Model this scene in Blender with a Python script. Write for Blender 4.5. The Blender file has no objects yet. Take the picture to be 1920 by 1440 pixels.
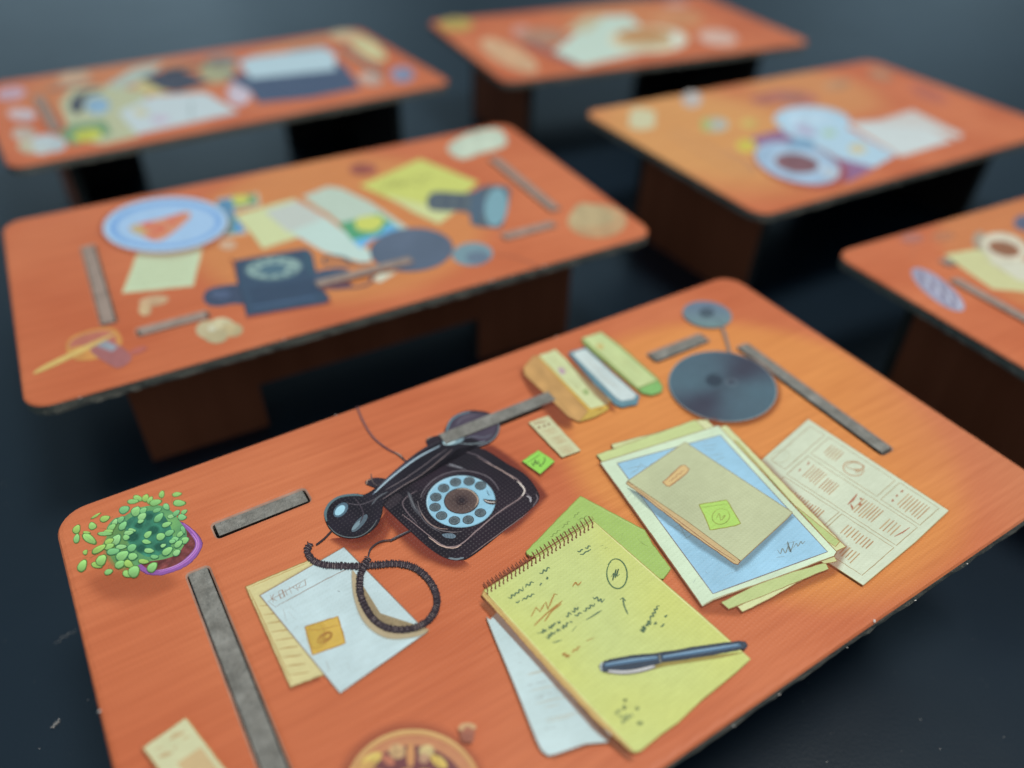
import bpy, math, random
from mathutils import Vector, Matrix, noise
from mathutils.geometry import tessellate_polygon

# ---------------------------------------------------------------- camera, world, lamps, exposure
S = 0.1                                   # length of one cardboard desk, in metres
FPX, PITCH, ROLL, CAMH = 1478.5237, 0.68251512, 0.02909342, 0.66099057
DESKH = 0.25                              # desk height in desk lengths
scene = bpy.context.scene
C = scene.collection

cp, sp, cr, sr = math.cos(PITCH), math.sin(PITCH), math.cos(ROLL), math.sin(ROLL)
FW = Vector((0, cp, -sp))
_rt = Vector((1, 0, 0)); _up = _rt.cross(FW)
RT = _rt * cr + _up * sr
UP = -_rt * sr + _up * cr
CAMPOS = Vector((0, 0, (CAMH + DESKH) * S))
cam = bpy.data.cameras.new('camera'); camo = bpy.data.objects.new('camera', cam); C.objects.link(camo)
cam.sensor_width = 36; cam.lens = 36 * FPX / 1920
cam.clip_start = 0.002; cam.clip_end = 50
M = Matrix.Identity(4)
for i in range(3):
    M[i][0] = RT[i]; M[i][1] = UP[i]; M[i][2] = -FW[i]; M[i][3] = CAMPOS[i]
camo.matrix_world = M
cam.dof.use_dof = True
cam.dof.focus_distance = 0.832 * S
cam.dof.aperture_fstop = cam.lens / (0.0275 * S * 1000)
scene.camera = camo

w = bpy.data.worlds.new('World'); scene.world = w; w.use_nodes = True
nt = w.node_tree; bg = nt.nodes['Background']
bg.inputs[0].default_value = (0.55, 0.82, 1.0, 1); bg.inputs[1].default_value = 0.36
# unseen dim room: noise patches made up to blotch the reflections on the table
_tc = nt.nodes.new('ShaderNodeTexCoord'); _no = nt.nodes.new('ShaderNodeTexNoise'); _no.inputs['Scale'].default_value = 2.6; _no.inputs['Detail'].default_value = 1
_mr = nt.nodes.new('ShaderNodeMapRange'); _mr.inputs[1].default_value = .36; _mr.inputs[2].default_value = .64; _mr.inputs[3].default_value = .10; _mr.inputs[4].default_value = .55
nt.links.new(_tc.outputs['Generated'], _no.inputs[0]); nt.links.new(_no.outputs[0], _mr.inputs[0]); nt.links.new(_mr.outputs[0], bg.inputs[1])

def area(name, loc, target, size, power, col, sy=None):
    l = bpy.data.lights.new(name, 'AREA'); l.shape = 'RECTANGLE'; l.size = size; l.size_y = sy or size
    l.energy = power; l.color = col
    o = bpy.data.objects.new(name, l); C.objects.link(o); o.location = loc
    o.rotation_euler = (Vector(target) - Vector(loc)).to_track_quat('-Z', 'Y').to_euler()
    return o
area('ceiling_lamp', (0.20, 0.02, 0.92), (0.02, 0.12, 0), 0.26, 7.8, (1.0, 0.93, 0.845))
area('sheen_fill', (-0.9, 1.6, 0.45), (-0.05, 0.2, 0.0), 0.7, 0.35, (0.62, 0.86, 1.0))  # added area light for the bluish sheen at the table's far left

scene.view_settings.view_transform = 'Standard'
scene.view_settings.look = 'None'
scene.view_settings.exposure = 0.0
scene.view_settings.gamma = 1.0
scene.view_settings.use_curve_mapping = False

# ---------------------------------------------------------------- materials
def lin(c):
    return tuple(((x / 255) / 12.92 if x / 255 <= 0.04045 else ((x / 255 + 0.055) / 1.055) ** 2.4) for x in c[:3])
class NB:
    def __init__(s, name):
        s.m = bpy.data.materials.new(name); s.m.use_nodes = True; s.t = s.m.node_tree
        s.b = s.t.nodes['Principled BSDF']; s.out = s.t.nodes['Material Output']
    def n(s, kind, **kw):
        nd = s.t.nodes.new(kind)
        for k, v in kw.items():
            if k.startswith('i_'):
                k = k[2:]; nd.inputs[int(k) if k.isdigit() else k].default_value = v
            else: setattr(nd, k, v)
        return nd
    def l(s, a, b): s.t.links.new(a, b)
    def math(s, op, a, b=None, clamp=False):
        nd = s.n('ShaderNodeMath', operation=op, use_clamp=clamp)
        for i, x in enumerate((a, b)):
            if x is None: continue
            if hasattr(x, 'is_linked'): s.l(x, nd.inputs[i])
            else: nd.inputs[i].default_value = x
        return nd.outputs[0]
    def mix(s, f, a, b, blend='MIX'):
        nd = s.n('ShaderNodeMix', data_type='RGBA', blend_type=blend)
        for sock, x in ((nd.inputs[0], f), (nd.inputs[6], a), (nd.inputs[7], b)):
            if hasattr(x, 'is_linked'): s.l(x, sock)
            else: sock.default_value = x if not isinstance(x, tuple) else (*x[:3], 1)
        return nd.outputs[2]
    def ramp(s, f, lo, hi):
        nd = s.n('ShaderNodeMapRange'); s.l(f, nd.inputs[0])
        nd.inputs[1].default_value = lo; nd.inputs[2].default_value = hi
        return nd.outputs[0]
    def noise(s, vec, scale, detail=3, rough=.5, sc=None, rot=0):
        mp = s.n('ShaderNodeMapping'); s.l(vec, mp.inputs[0])
        mp.inputs['Rotation'].default_value = (0, 0, rot)
        mp.inputs['Scale'].default_value = sc or (1, 1, 1)
        nd = s.n('ShaderNodeTexNoise'); s.l(mp.outputs[0], nd.inputs[0])
        nd.inputs['Scale'].default_value = scale; nd.inputs['Detail'].default_value = detail; nd.inputs['Roughness'].default_value = rough
        return nd.outputs[0]

def linen(nb, strength=0.5):
    """embossed linen finish: a staggered lattice of fine dimples plus brushed streaks"""
    tc = nb.n('ShaderNodeTexCoord').outputs['Object']
    mp = nb.n('ShaderNodeMapping'); nb.l(tc, mp.inputs[0]); mp.inputs['Rotation'].default_value = (0, 0, 0.6)
    sx = nb.n('ShaderNodeSeparateXYZ'); nb.l(mp.outputs[0], sx.inputs[0])
    p = 2 * math.pi / (0.0060 * S)
    a = nb.math('SINE', nb.math('MULTIPLY', sx.outputs[0], p))
    b = nb.math('SINE', nb.math('MULTIPLY', sx.outputs[1], p))
    dots = nb.math('MULTIPLY', a, b)
    dots = nb.math('POWER', nb.math('MAXIMUM', dots, 0.0), 2.0)
    st = nb.noise(tc, 260 / S, 2, .5, (0.12, 1, 1), 0.05)
    big = nb.noise(tc, 14 / S, 3, .5)
    h = nb.math('ADD', nb.math('MULTIPLY', dots, 0.55), nb.math('MULTIPLY', st, 0.6))
    bp = nb.n('ShaderNodeBump'); bp.inputs['Strength'].default_value = strength
    bp.inputs['Distance'].default_value = 0.0010 * S
    nb.l(h, bp.inputs['Height']); nb.l(bp.outputs[0], nb.b.inputs['Normal'])
    r = nb.n('ShaderNodeMapRange'); nb.l(big, r.inputs[0]); r.inputs[3].default_value = 0.40; r.inputs[4].default_value = 0.54
    nb.l(r.outputs[0], nb.b.inputs['Roughness'])
    nb.b.inputs['Specular IOR Level'].default_value = 0.28
    nb.dots = dots
    return tc

def ink_material(name, alpha):
    nb = NB(name); tc = linen(nb)
    at = nb.n('ShaderNodeAttribute', attribute_name='ink')
    f = nb.ramp(nb.noise(tc, 55 / S, 4, .65), .3, .7)
    g = nb.ramp(nb.noise(tc, 300 / S, 2, .5, (0.25, 1, 1), 0.5), .3, .7)
    c = nb.mix(nb.math('MULTIPLY', f, .5), at.outputs['Color'], (0.86, 0.86, 0.84), 'MULTIPLY')
    c = nb.mix(nb.math('MULTIPLY', g, .5), c, (0.88, 0.87, 0.85), 'MULTIPLY')
    glint_mask = nb.ramp(nb.noise(tc, 9 / S, 2), .38, .62)
    c = nb.mix(nb.math('MULTIPLY', nb.math('MULTIPLY', nb.dots, glint_mask), .10), c, (0.42, 0.40, 0.42), 'LIGHTEN')  # emboss glints put into the ink colour as lighter dots, in random patches
    nb.l(c, nb.b.inputs['Base Color'])
    if alpha: nb.l(at.outputs['Alpha'], nb.b.inputs['Alpha'])
    return nb.m
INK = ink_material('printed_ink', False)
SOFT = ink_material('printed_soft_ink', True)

def wood_print(name, glows, base=((193, 104, 71), (204, 120, 86)), seed=0):
    nb = NB(name); tc = linen(nb)
    st1 = nb.ramp(nb.noise(tc, 130 / S, 3, .65, (0.05, 1, 1), 0.04 + .02 * seed), .32, .68)
    st2 = nb.ramp(nb.noise(tc, 20 / S, 4, .6, (0.16, 1, 1), 0.06), .3, .72)
    pat = nb.ramp(nb.noise(tc, (3.2 + seed * .37) / S, 2, .5), .35, .65)
    c = nb.mix(pat, lin(base[0]), lin(base[1]))
    for (u, v, r, col, soft) in glows:
        vm = nb.n('ShaderNodeVectorMath', operation='DISTANCE'); nb.l(tc, vm.inputs[0]); vm.inputs[1].default_value = (u * S, v * S, 0)
        wob = nb.noise(tc, 6 / S, 2)
        d = nb.math('ADD', vm.outputs['Value'], nb.math('MULTIPLY', nb.math('SUBTRACT', wob, .5), 0.03 * S))
        f = nb.n('ShaderNodeMapRange', interpolation_type='SMOOTHSTEP'); nb.l(d, f.inputs[0])
        f.inputs[1].default_value = (r + soft) * S; f.inputs[2].default_value = (r - soft) * S
        c = nb.mix(f.outputs[0], c, lin(col))
    c = nb.mix(nb.math('MULTIPLY', st2, .35), c, (0.85, 0.76, 0.70), 'MULTIPLY')
    c = nb.mix(nb.math('MULTIPLY', st1, .65), c, (0.80, 0.71, 0.66), 'MULTIPLY')
    nb.l(c, nb.b.inputs['Base Color'])
    return nb.m

def board_edge():
    nb = NB('greyboard_edge'); tc = nb.n('ShaderNodeTexCoord').outputs['Object']
    lay = nb.ramp(nb.noise(tc, 60 / S, 4, .7, (0.25, 0.25, 5)), .3, .7)
    spk = nb.ramp(nb.noise(tc, 240 / S, 3, .7), .35, .7)
    c = nb.mix(lay, (0.085, 0.083, 0.066), (0.20, 0.195, 0.16))
    c = nb.mix(nb.math('MULTIPLY', spk, .6), c, (0.25, 0.245, 0.21))
    nb.l(c, nb.b.inputs['Base Color']); nb.b.inputs['Roughness'].default_value = .85
    bp = nb.n('ShaderNodeBump'); bp.inputs['Strength'].default_value = .8; bp.inputs['Distance'].default_value = .0025 * S
    nb.l(nb.math('ADD', lay, spk), bp.inputs['Height']); nb.l(bp.outputs[0], nb.b.inputs['Normal'])
    return nb.m
def tab_edge():
    nb = NB('greyboard_tab'); tc = nb.n('ShaderNodeTexCoord').outputs['Object']
    a = nb.ramp(nb.noise(tc, 110 / S, 4, .7, (0.5, 0.5, 1)), .3, .7)
    b = nb.ramp(nb.noise(tc, 45 / S, 5, .75), .35, .68)
    c = nb.mix(a, (0.19, 0.185, 0.165), (0.36, 0.355, 0.325))
    c = nb.mix(nb.math('MULTIPLY', b, .6), c, (0.12, 0.115, 0.10))
    nb.l(c, nb.b.inputs['Base Color']); nb.b.inputs['Roughness'].default_value = .8
    bp = nb.n('ShaderNodeBump'); bp.inputs['Strength'].default_value = 1; bp.inputs['Distance'].default_value = .003 * S
    nb.l(nb.math('ADD', a, b), bp.inputs['Height']); nb.l(bp.outputs[0], nb.b.inputs['Normal'])
    return nb.m
def panel_print():
    nb = NB('panel_brown_print'); tc = nb.n('ShaderNodeTexCoord').outputs['Object']
    g = nb.ramp(nb.noise(tc, 25 / S, 4, .6, (1, 1, 0.1)), .3, .7)
    nb.l(nb.mix(g, (0.29, 0.076, 0.032), (0.36, 0.10, 0.045)), nb.b.inputs['Base Color'])
    nb.b.inputs['Roughness'].default_value = .6; nb.b.inputs['Specular IOR Level'].default_value = .15
    return nb.m
def plain(name, col, rough=.6, spec=.5):
    nb = NB(name); tc = nb.n('ShaderNodeTexCoord').outputs['Object']
    f = nb.ramp(nb.noise(tc, 60 / S, 3), .3, .7)
    nb.l(nb.mix(f, tuple(x * .8 for x in col), tuple(min(1, x * 1.2) for x in col)), nb.b.inputs['Base Color'])
    nb.b.inputs['Roughness'].default_value = rough; nb.b.inputs['Specular IOR Level'].default_value = spec
    return nb.m
def table_top():
    nb = NB('black_table'); tc = nb.n('ShaderNodeTexCoord').outputs['Object']
    f = nb.ramp(nb.noise(tc, 14, 4, .6), .3, .7)
    nb.l(nb.mix(f, (0.006, 0.013, 0.021), (0.009, 0.018, 0.030)), nb.b.inputs['Base Color'])
    r = nb.n('ShaderNodeMapRange'); nb.l(nb.noise(tc, 40, 5, .7), r.inputs[0]); r.inputs[3].default_value = .25; r.inputs[4].default_value = .33
    nb.l(r.outputs[0], nb.b.inputs['Roughness'])
    bp = nb.n('ShaderNodeBump'); bp.inputs['Strength'].default_value = .15; bp.inputs['Distance'].default_value = .0001
    nb.l(nb.noise(tc, 2500, 2), bp.inputs['Height']); nb.l(bp.outputs[0], nb.b.inputs['Normal'])
    return nb.m
EDGE, TAB, PANEL = board_edge(), tab_edge(), panel_print()
UNDER = plain('underside_brown_print', (0.05, 0.022, 0.014), .6)
INNER = plain('inner_dark_face', (0.022, 0.012, 0.009), .6)  # very dark colour for the inward panel faces
RIM = plain('torn_rim_highlight', (0.46, 0.27, 0.20), .6)  # pale torn paper core, with the curled rim's highlight in its colour
TAB_HAZED = plain('hazed_greyboard', (0.29, 0.225, 0.19), .8)  # tab greyboard lightened and warmed: sheen haze put into the colour
EDGE_SHADED = plain('shaded_greyboard', (0.035, 0.032, 0.026), .85)  # panel cut edges below the tabs, under-desk shade put into the colour
FIBRE = plain('white_paper_fibre', (0.6, 0.58, 0.55), .9)

# ---------------------------------------------------------------- helpers
def add_obj(name, verts, faces, mats, midx=None, parent=None, smooth=False):
    me = bpy.data.meshes.new(name); me.from_pydata(verts, [], faces)
    for m in mats: me.materials.append(m)
    if midx: me.polygons.foreach_set('material_index', midx)
    if smooth: me.polygons.foreach_set('use_smooth', [True] * len(faces))
    me.update()
    o = bpy.data.objects.new(name, me); C.objects.link(o)
    if parent: o.parent = parent
    return o
def tag(o, label, cat, group=None, kind=None):
    if label: o['label'] = label
    if cat: o['category'] = cat
    if group: o['group'] = group
    if kind: o['kind'] = kind

# ---------------------------------------------------------------- the table
t = add_obj('black_table', [(-2, -1.0, 0), (2, -1.0, 0), (2, 3, 0), (-2, 3, 0), (-2, -1.0, -.02), (2, -1.0, -.02), (2, 3, -.02), (-2, 3, -.02)],
            [(0, 1, 2, 3), (7, 6, 5, 4), (0, 4, 5, 1), (1, 5, 6, 2), (2, 6, 7, 3), (3, 7, 4, 0)], [table_top()])
tag(t, None, None, kind='structure'); t['label'] = 'smooth black tabletop under all the cardboard desks'

# ---------------------------------------------------------------- desks
WID = 0.5507; THK = 0.0185; SU = (-0.387, 0.378); TV = 0.166
TABS = [(-.355, -.257), (-.083, .078), (.248, .343)]
def rrect(x0, y0, x1, y1, r, k=7, step=None):
    pts = []
    for cx, cy, a0 in ((x1 - r, y1 - r, 0), (x0 + r, y1 - r, 90), (x0 + r, y0 + r, 180), (x1 - r, y0 + r, 270)):
        for i in range(k + 1):
            a = math.radians(a0 + 90 * i / k); pts.append((cx + r * math.cos(a), cy + r * math.sin(a)))
    if step:
        out = []
        for i, p in enumerate(pts):
            q = pts[(i + 1) % len(pts)]; n = max(1, int(math.dist(p, q) / step))
            for j in range(n): out.append((p[0] + (q[0] - p[0]) * j / n, p[1] + (q[1] - p[1]) * j / n))
        pts = out
    return pts

class Desk:
    def __init__(s, key, x, y, th, a, b, hh, flip, label, glows, base, seed):
        s.key = key; rnd = random.Random(seed); s.seed = seed
        c, sn = math.cos(th), math.sin(th)
        U = Vector((c, sn, a * c + b * sn)).normalized(); V = Vector((-sn, c, -a * sn + b * c)); Nn = U.cross(V).normalized(); V = Nn.cross(U)
        top = Vector((x, y, hh)) * S + Vector((0, 0, DESKH * S))
        R = Matrix((U, V, Nn)).transposed()
        s.R, s.top = R, top
        s.Ri = R.transposed()
        s.pxscale = FPX / (((top - CAMPOS).dot(FW)) / S)
        base_pt = top - Nn * (top.z / Nn.z)
        e = bpy.data.objects.new('cardboard_desk', None); C.objects.link(e)
        e.matrix_world = Matrix.Translation(base_pt) @ R.to_4x4(); e.empty_display_size = .01
        s.h = top.z / Nn.z                       # distance base->top along the normal
        tag(e, label, 'miniature desk', 'cardboard desks set out on the black table')
        s.root = e; s.level = 0
        # ---- tabletop: rounded board with slots cut through it
        outer = rrect(-.5, -WID / 2, .5, WID / 2, .034, 8, .012)
        f = -1 if flip else 1
        slots = []
        g = .0016
        for u in SU: slots.append((u * f, 0, THK / 2 + g, .125))
        for (u0, u1) in TABS: slots.append(((u0 + u1) / 2 * f, TV * f, (u1 - u0) / 2 + .003, THK / 2 + g))
        s.open = key not in 'DE'
        if not s.open: slots = []
        s.slots = slots
        verts, faces, mi = [], [], []
        def ring(pts, z, jit=0):
            i0 = len(verts)
            for p in pts:
                j = (rnd.uniform(-jit, jit), rnd.uniform(-jit, jit), rnd.uniform(-jit, jit)) if jit else (0, 0, 0)
                verts.append(((p[0] + j[0]) * S, (p[1] + j[1]) * S, (z + j[2]) * S))
            return list(range(i0, len(verts)))
        def scale_out(pts, d):
            n = len(pts); out = []
            for i in range(n):
                p0, p1, p2 = Vector(pts[i - 1]), Vector(pts[i]), Vector(pts[(i + 1) % n])
                tt = (p2 - p0).normalized(); nn = Vector((tt.y, -tt.x)); q = p1 + nn * d; out.append((q.x, q.y))
            return out
        def bridge(r1, r2, m, inward=False):
            n = len(r1)
            for i in range(n):
                j = (i + 1) % n
                faces.append((r1[i], r2[i], r2[j], r1[j]) if not inward else (r1[j], r2[j], r2[i], r1[i])); mi.append(m)
        o_top = scale_out(outer, -.006); o_mid = scale_out(outer, -.002)
        rt = ring(o_top, 0); rm = ring(o_mid, -.0010); ro = ring(outer, -.0036); r1 = ring(outer, -THK * .55, .0006); rb = ring(outer, -THK, .0010)
        bridge(rt, rm, 0); bridge(rm, ro, 0); bridge(ro, r1, 1); bridge(r1, rb, 1)
        tops, bots = [rt], [rb]
        for (u, v, hw, hv) in slots:
            hole = rrect(u - hw, v - hv, u + hw, v + hv, .004, 3, .012)
            a_ = ring(scale_out(hole, .0055), 0); b_ = ring(scale_out(hole, .0018), -.0008); c_ = ring(hole, -.0026); d_ = ring(hole, -THK)
            bridge(a_, b_, 0, True); bridge(b_, c_, 3, True); bridge(c_, d_, 1, True)
            tops.append(a_); bots.append(d_)
        for loops, m, up in ((tops, 0, True), (bots, 2, False)):
            flat = [i for l in loops for i in l]
            for tri in tessellate_polygon([[Vector((verts[i][0], verts[i][1], 0)) for i in l] for l in loops]):
                tri = [flat[k] for k in tri]
                p, q, r_ = (Vector(verts[k]) for k in tri)
                if ((q - p).cross(r_ - p).z > 0) != up: tri.reverse()
                faces.append(tuple(tri)); mi.append(m)
        s.board = add_obj('tabletop', verts, faces, [wood_print('tabletop_print_' + key, glows, base, seed), EDGE, UNDER, RIM], mi, e)
        s.board.location = (0, 0, s.h)
        # ---- panels
        def floor_z(u, v):                        # local z (from the top) where the panel meets the table
            return -((top + U * (u * S) + V * (v * S)).z / Nn.z) / S
        def panel(name, p0, p1, nrm, prof, inward):
            """prof: list of (s along p0->p1, z) with z=None at the table"""
            vs, fs, ms = [], [], []
            n = len(prof)
            for side in (-.5, .5):
                for (d, z) in prof:
                    u = (p0[0] + (p1[0] - p0[0]) * d + nrm[0] * side * THK) * f; v = (p0[1] + (p1[1] - p0[1]) * d + nrm[1] * side * THK) * f
                    zz = floor_z(u, v) + .0005 if z is None else z
                    vs.append((u * S, v * S, zz * S))
            tri = tessellate_polygon([[Vector((d, (-DESKH if z is None else z), 0)) for (d, z) in prof]])
            for k in (0, 1):
                for tr in tri:
                    tr = [i + k * n for i in tr]
                    pa, pb, pc = (Vector(vs[i]) for i in tr)
                    nv = (pb - pa).cross(pc - pa); want = Vector((nrm[0], nrm[1], 0)) * f * (1 if k else -1)
                    if nv.dot(want) < 0: tr.reverse()
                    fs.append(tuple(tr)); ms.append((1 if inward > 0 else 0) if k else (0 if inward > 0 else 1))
            for i in range(n):
                j = (i + 1) % n
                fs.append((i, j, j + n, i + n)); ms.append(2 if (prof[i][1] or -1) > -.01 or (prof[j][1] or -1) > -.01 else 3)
            o = add_obj(name, vs, fs, [PANEL, INNER, TAB if key == 'A' else TAB_HAZED, EDGE_SHADED], ms, e); o.location = (0, 0, s.h)
            return o
        zt = .0010; zs = -THK - .0003
        L0, L1 = -.205, TV - THK / 2 - .001
        def d_(v): return (v - L0) / (L1 - L0)
        for k, u in enumerate(SU):
            prof = [(0, None), (1, None), (1, zs)] + ([(d_(.1225), zs), (d_(.1225), zt), (d_(-.1225), zt), (d_(-.1225), zs)] if s.open else []) + [(0, zs)]
            panel('side_panel', (u, L0), (u, L1), (1, 0), prof, -1 if k else 1)
        b0, b1 = SU[0] - THK / 2, SU[1] + THK / 2
        def e_(u): return (u - b0) / (b1 - b0)
        prof = [(0, None), (e_(-.2), None), (e_(-.2), -.150), (e_(.2), -.150), (e_(.2), None), (1, None), (1, zs)]
        for (u0, u1) in (reversed(TABS) if s.open else []):
            ztb = (.0030, .0030) if abs(u0) < .1 else (-.0010, -.0003)
            prof += [(e_(u1), zs), (e_(u1), ztb[0]), (e_(u0), ztb[1]), (e_(u0), zs)]
        prof += [(0, zs)]
        panel('back_panel', (b0, TV), (b1, TV), (0, 1), prof, -1)
    def loc(s, px):
        x = (px[0] - 960) / FPX; y = -(px[1] - 720) / FPX
        d = s.Ri @ (FW + RT * x + UP * y); o = s.Ri @ (CAMPOS - s.top)
        k = -o.z / d.z
        p = o + d * k
        return (p.x, p.y)

class View:                                       # reading of coordinates from an enlarged crop
    def __init__(s, x, y, k): s.x, s.y, s.k = x, y, k
    def __call__(s, *f):
        if len(f) == 1 and not isinstance(f[0], (int, float)): f = f[0]
        return [(s.x + f[i] / s.k, s.y + f[i + 1] / s.k) for i in range(0, len(f), 2)]

def catmull(pts, n=6, closed=False):
    out = []; m = len(pts)
    rng = range(m) if closed else range(m - 1)
    for i in rng:
        if closed: p = [pts[(i - 1) % m], pts[i], pts[(i + 1) % m], pts[(i + 2) % m]]
        else: p = [pts[max(i - 1, 0)], pts[i], pts[i + 1], pts[min(i + 2, m - 1)]]
        for k in range(n):
            t_ = k / n; t2, t3 = t_ * t_, t_ ** 3
            out.append(tuple(.5 * (2 * p[1][j] + (p[2][j] - p[0][j]) * t_ + (2 * p[0][j] - 5 * p[1][j] + 4 * p[2][j] - p[3][j]) * t2 + (3 * p[1][j] - p[0][j] - 3 * p[2][j] + p[3][j]) * t3) for j in (0, 1)))
    if not closed: out.append(tuple(pts[-1]))
    return out
def ellipse(cx, cy, a, b, ang=0, n=40):
    ca, sa = math.cos(math.radians(ang)), math.sin(math.radians(ang))
    return [(cx + a * math.cos(t_) * ca + b * math.sin(t_) * sa, cy - a * math.cos(t_) * sa + b * math.sin(t_) * ca) for t_ in (2 * math.pi * i / n for i in range(n))]
def lerp(a, b, f): return tuple(a[i] + (b[i] - a[i]) * f for i in range(len(a)))
def mulc(c, k): return tuple(min(255, x * k) for x in c)

class Art:
    """one printed picture: flat ink shapes on the tabletop, all in one mesh"""
    def __init__(s, desk, name, seed=1, label=None):
        s.d = desk; s.name = name; s.v = []; s.f = []; s.c = []; s.m = []; s.rnd = random.Random(seed); s.label = label
    def _up(s, k=1.0): s.d.level += k; return s.d.level * 6e-6      # in desk lengths
    def _add(s, pts, cols, faces, z, mat=0):
        i0 = len(s.v)
        for p in pts:
            u, v = p if len(p) == 2 else p[:2]
            s.v.append((u, v, z * S))
        s.c += [(*lin(c), (c[3] if len(c) > 3 else 1.0)) for c in cols]
        for f in faces: s.f.append(tuple(i + i0 for i in f)); s.m.append(mat)
    def L(s, pts): return [s.d.loc(p) for p in pts]
    def poly(s, pts, col, smooth=False, out=None, ow=1.6, wob=.5):
        if smooth: pts = catmull(pts, 5, True)
        P = s.L(pts); z = s._up()
        tri = tessellate_polygon([[Vector((p[0] / S, p[1] / S, 0)) for p in P]])
        s._add(P, [col] * len(P), tri, z)
        if out: s.line(pts + [pts[0]], ow, out, wob=wob, taper=0)
        return s
    def grad(s, pts, fcol, rings=7, smooth=False, centre=None, out=None, ow=1.6):
        if smooth: pts = catmull(pts, 5, True)
        else:
            q = []
            for i, p in enumerate(pts):
                r = pts[(i + 1) % len(pts)]
                for k in range(6): q.append(lerp(p, r, k / 6))
            pts = q
        n = len(pts); cx, cy = centre or (sum(p[0] for p in pts) / n, sum(p[1] for p in pts) / n)
        P = [(cx, cy)]; F = []
        for k in range(1, rings + 1): P += [lerp((cx, cy), p, k / rings) for p in pts]
        for i in range(n): F.append((0, 1 + i, 1 + (i + 1) % n))
        for k in range(rings - 1):
            a = 1 + k * n
            for i in range(n): F.append((a + i, a + n + i, a + n + (i + 1) % n, a + (i + 1) % n))
        s._add(s.L(P), [fcol(*p) for p in P], F, s._up())
        if out: s.line(pts + [pts[0]], ow, out, taper=0)
        return s
    def mot(s, col, amp=.08, sc=.02, c2=None):
        """painterly mottling of a colour over photograph-sized coordinates"""
        o = s.rnd.uniform(0, 99)
        def f(x, y):
            k = noise.noise(Vector((x * sc + o, y * sc, o)))
            if c2: return lerp(col, c2, min(1, max(0, .5 + k)))
            return mulc(col, 1 + amp * k * 2)
        return f
    def soft(s, pts, grow, col, alpha=.5, smooth=True, inner=None):
        """soft-edged printed shadow"""
        if smooth: pts = catmull(pts, 5, True)
        n = len(pts); cx, cy = sum(p[0] for p in pts) / n, sum(p[1] for p in pts) / n
        def off(d):
            o = []
            for p in pts:
                l = math.dist(p, (cx, cy)) or 1; o.append((p[0] + (p[0] - cx) / l * d, p[1] + (p[1] - cy) / l * d))
            return o
        rings = [(-grow * .6, alpha), (-grow * .2, alpha * .85), (grow * .25, alpha * .42), (grow * .6, alpha * .14), (grow, 0)]
        P = [(cx, cy)]; Cc = [(*col, alpha)]; F = []
        for d, a in rings: P += off(d); Cc += [(*col, a)] * n
        for i in range(n): F.append((0, 1 + i, 1 + (i + 1) % n))
        for k in range(len(rings) - 1):
            a = 1 + k * n
            for i in range(n): F.append((a + i, a + n + i, a + n + (i + 1) % n, a + (i + 1) % n))
        s._add(s.L(P), Cc, F, s._up(), 1)
        return s
    def line(s, pts, w_, col, smooth=False, taper=.6, wob=0, up=.35, col2=None):
        if smooth: pts = catmull(pts, 5)
        if wob:
            q = []
            for i in range(len(pts) - 1):
                n = max(1, int(math.dist(pts[i], pts[i + 1]) / 9))
                for k in range(n): q.append(lerp(pts[i], pts[i + 1], k / n))
            q.append(pts[-1]); pts = [(p[0] + s.rnd.uniform(-wob, wob), p[1] + s.rnd.uniform(-wob, wob)) for p in q]
        P = [Vector(p) for p in s.L(pts)]; n = len(P)
        if n < 2: return s
        if w_ < 2.4: w_ = min(2.4, w_ * 1.3)
        hw = w_ / s.d.pxscale * S / 2
        V, F, CC = [], [], []
        for i in range(n):
            t_ = (P[min(i + 1, n - 1)] - P[max(i - 1, 0)])
            if t_.length < 1e-9: t_ = Vector((1, 0))
            t_.normalize(); nn = Vector((-t_.y, t_.x))
            e = min(i, n - 1 - i) / max(1, (n - 1) / 2)
            h = hw * ((1 - taper) + taper * min(1, e * 2.5)) * (s.rnd.uniform(.8, 1.15) if wob else 1)
            V += [tuple(P[i] + nn * h), tuple(P[i] - nn * h)]
            cc = lerp(col, col2, i / (n - 1)) if col2 else col
            CC += [cc, cc]
            if i: F.append((2 * i - 2, 2 * i - 1, 2 * i + 1, 2 * i))
        s._add(V, CC, F, s._up(up))
        return s
    def squig(s, p0, p1, amp, n, w_, col, gaps=.12):
        """an illegible handwritten word or row"""
        dx, dy = p1[0] - p0[0], p1[1] - p0[1]; l = math.hypot(dx, dy); nx, ny = -dy / l, dx / l
        cur = []
        for i in range(n + 1):
            t_ = i / n; a = amp * s.rnd.uniform(.35, 1) * (1 if i % 2 else -1)
            cur.append((p0[0] + dx * t_ + nx * a + s.rnd.uniform(-.8, .8), p0[1] + dy * t_ + ny * a + s.rnd.uniform(-.8, .8)))
            if s.rnd.random() < gaps and len(cur) > 2: s.line(cur, w_, col, smooth=True); cur = []
        if len(cur) > 1: s.line(cur, w_, col, smooth=True)
        return s
    def loop(s, cx, cy, a, b, ang, w_, col, turns=1.06, start=0):
        n = int(30 * turns); q = []
        for i in range(n + 1):
            t_ = start + 2 * math.pi * i / 30; k = 1 + .04 * math.sin(t_ * 1.7)
            e = ellipse(cx, cy, a * k, b * k, ang, 4); ex = ((e[0][0] - cx), (e[0][1] - cy)); ey = ((e[1][0] - cx), (e[1][1] - cy))
            q.append((cx + ex[0] * math.cos(t_) + ey[0] * math.sin(t_), cy + ex[1] * math.cos(t_) + ey[1] * math.sin(t_)))
        return s.line(q, w_, col)
    def done(s):
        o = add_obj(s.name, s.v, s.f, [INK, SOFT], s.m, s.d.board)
        at = o.data.color_attributes.new('ink', 'FLOAT_COLOR', 'POINT')
        at.data.foreach_set('color', [x for c in s.c for x in c])
        if s.label: o['label'] = s.label
        s.d.level += 1
        return o

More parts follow.
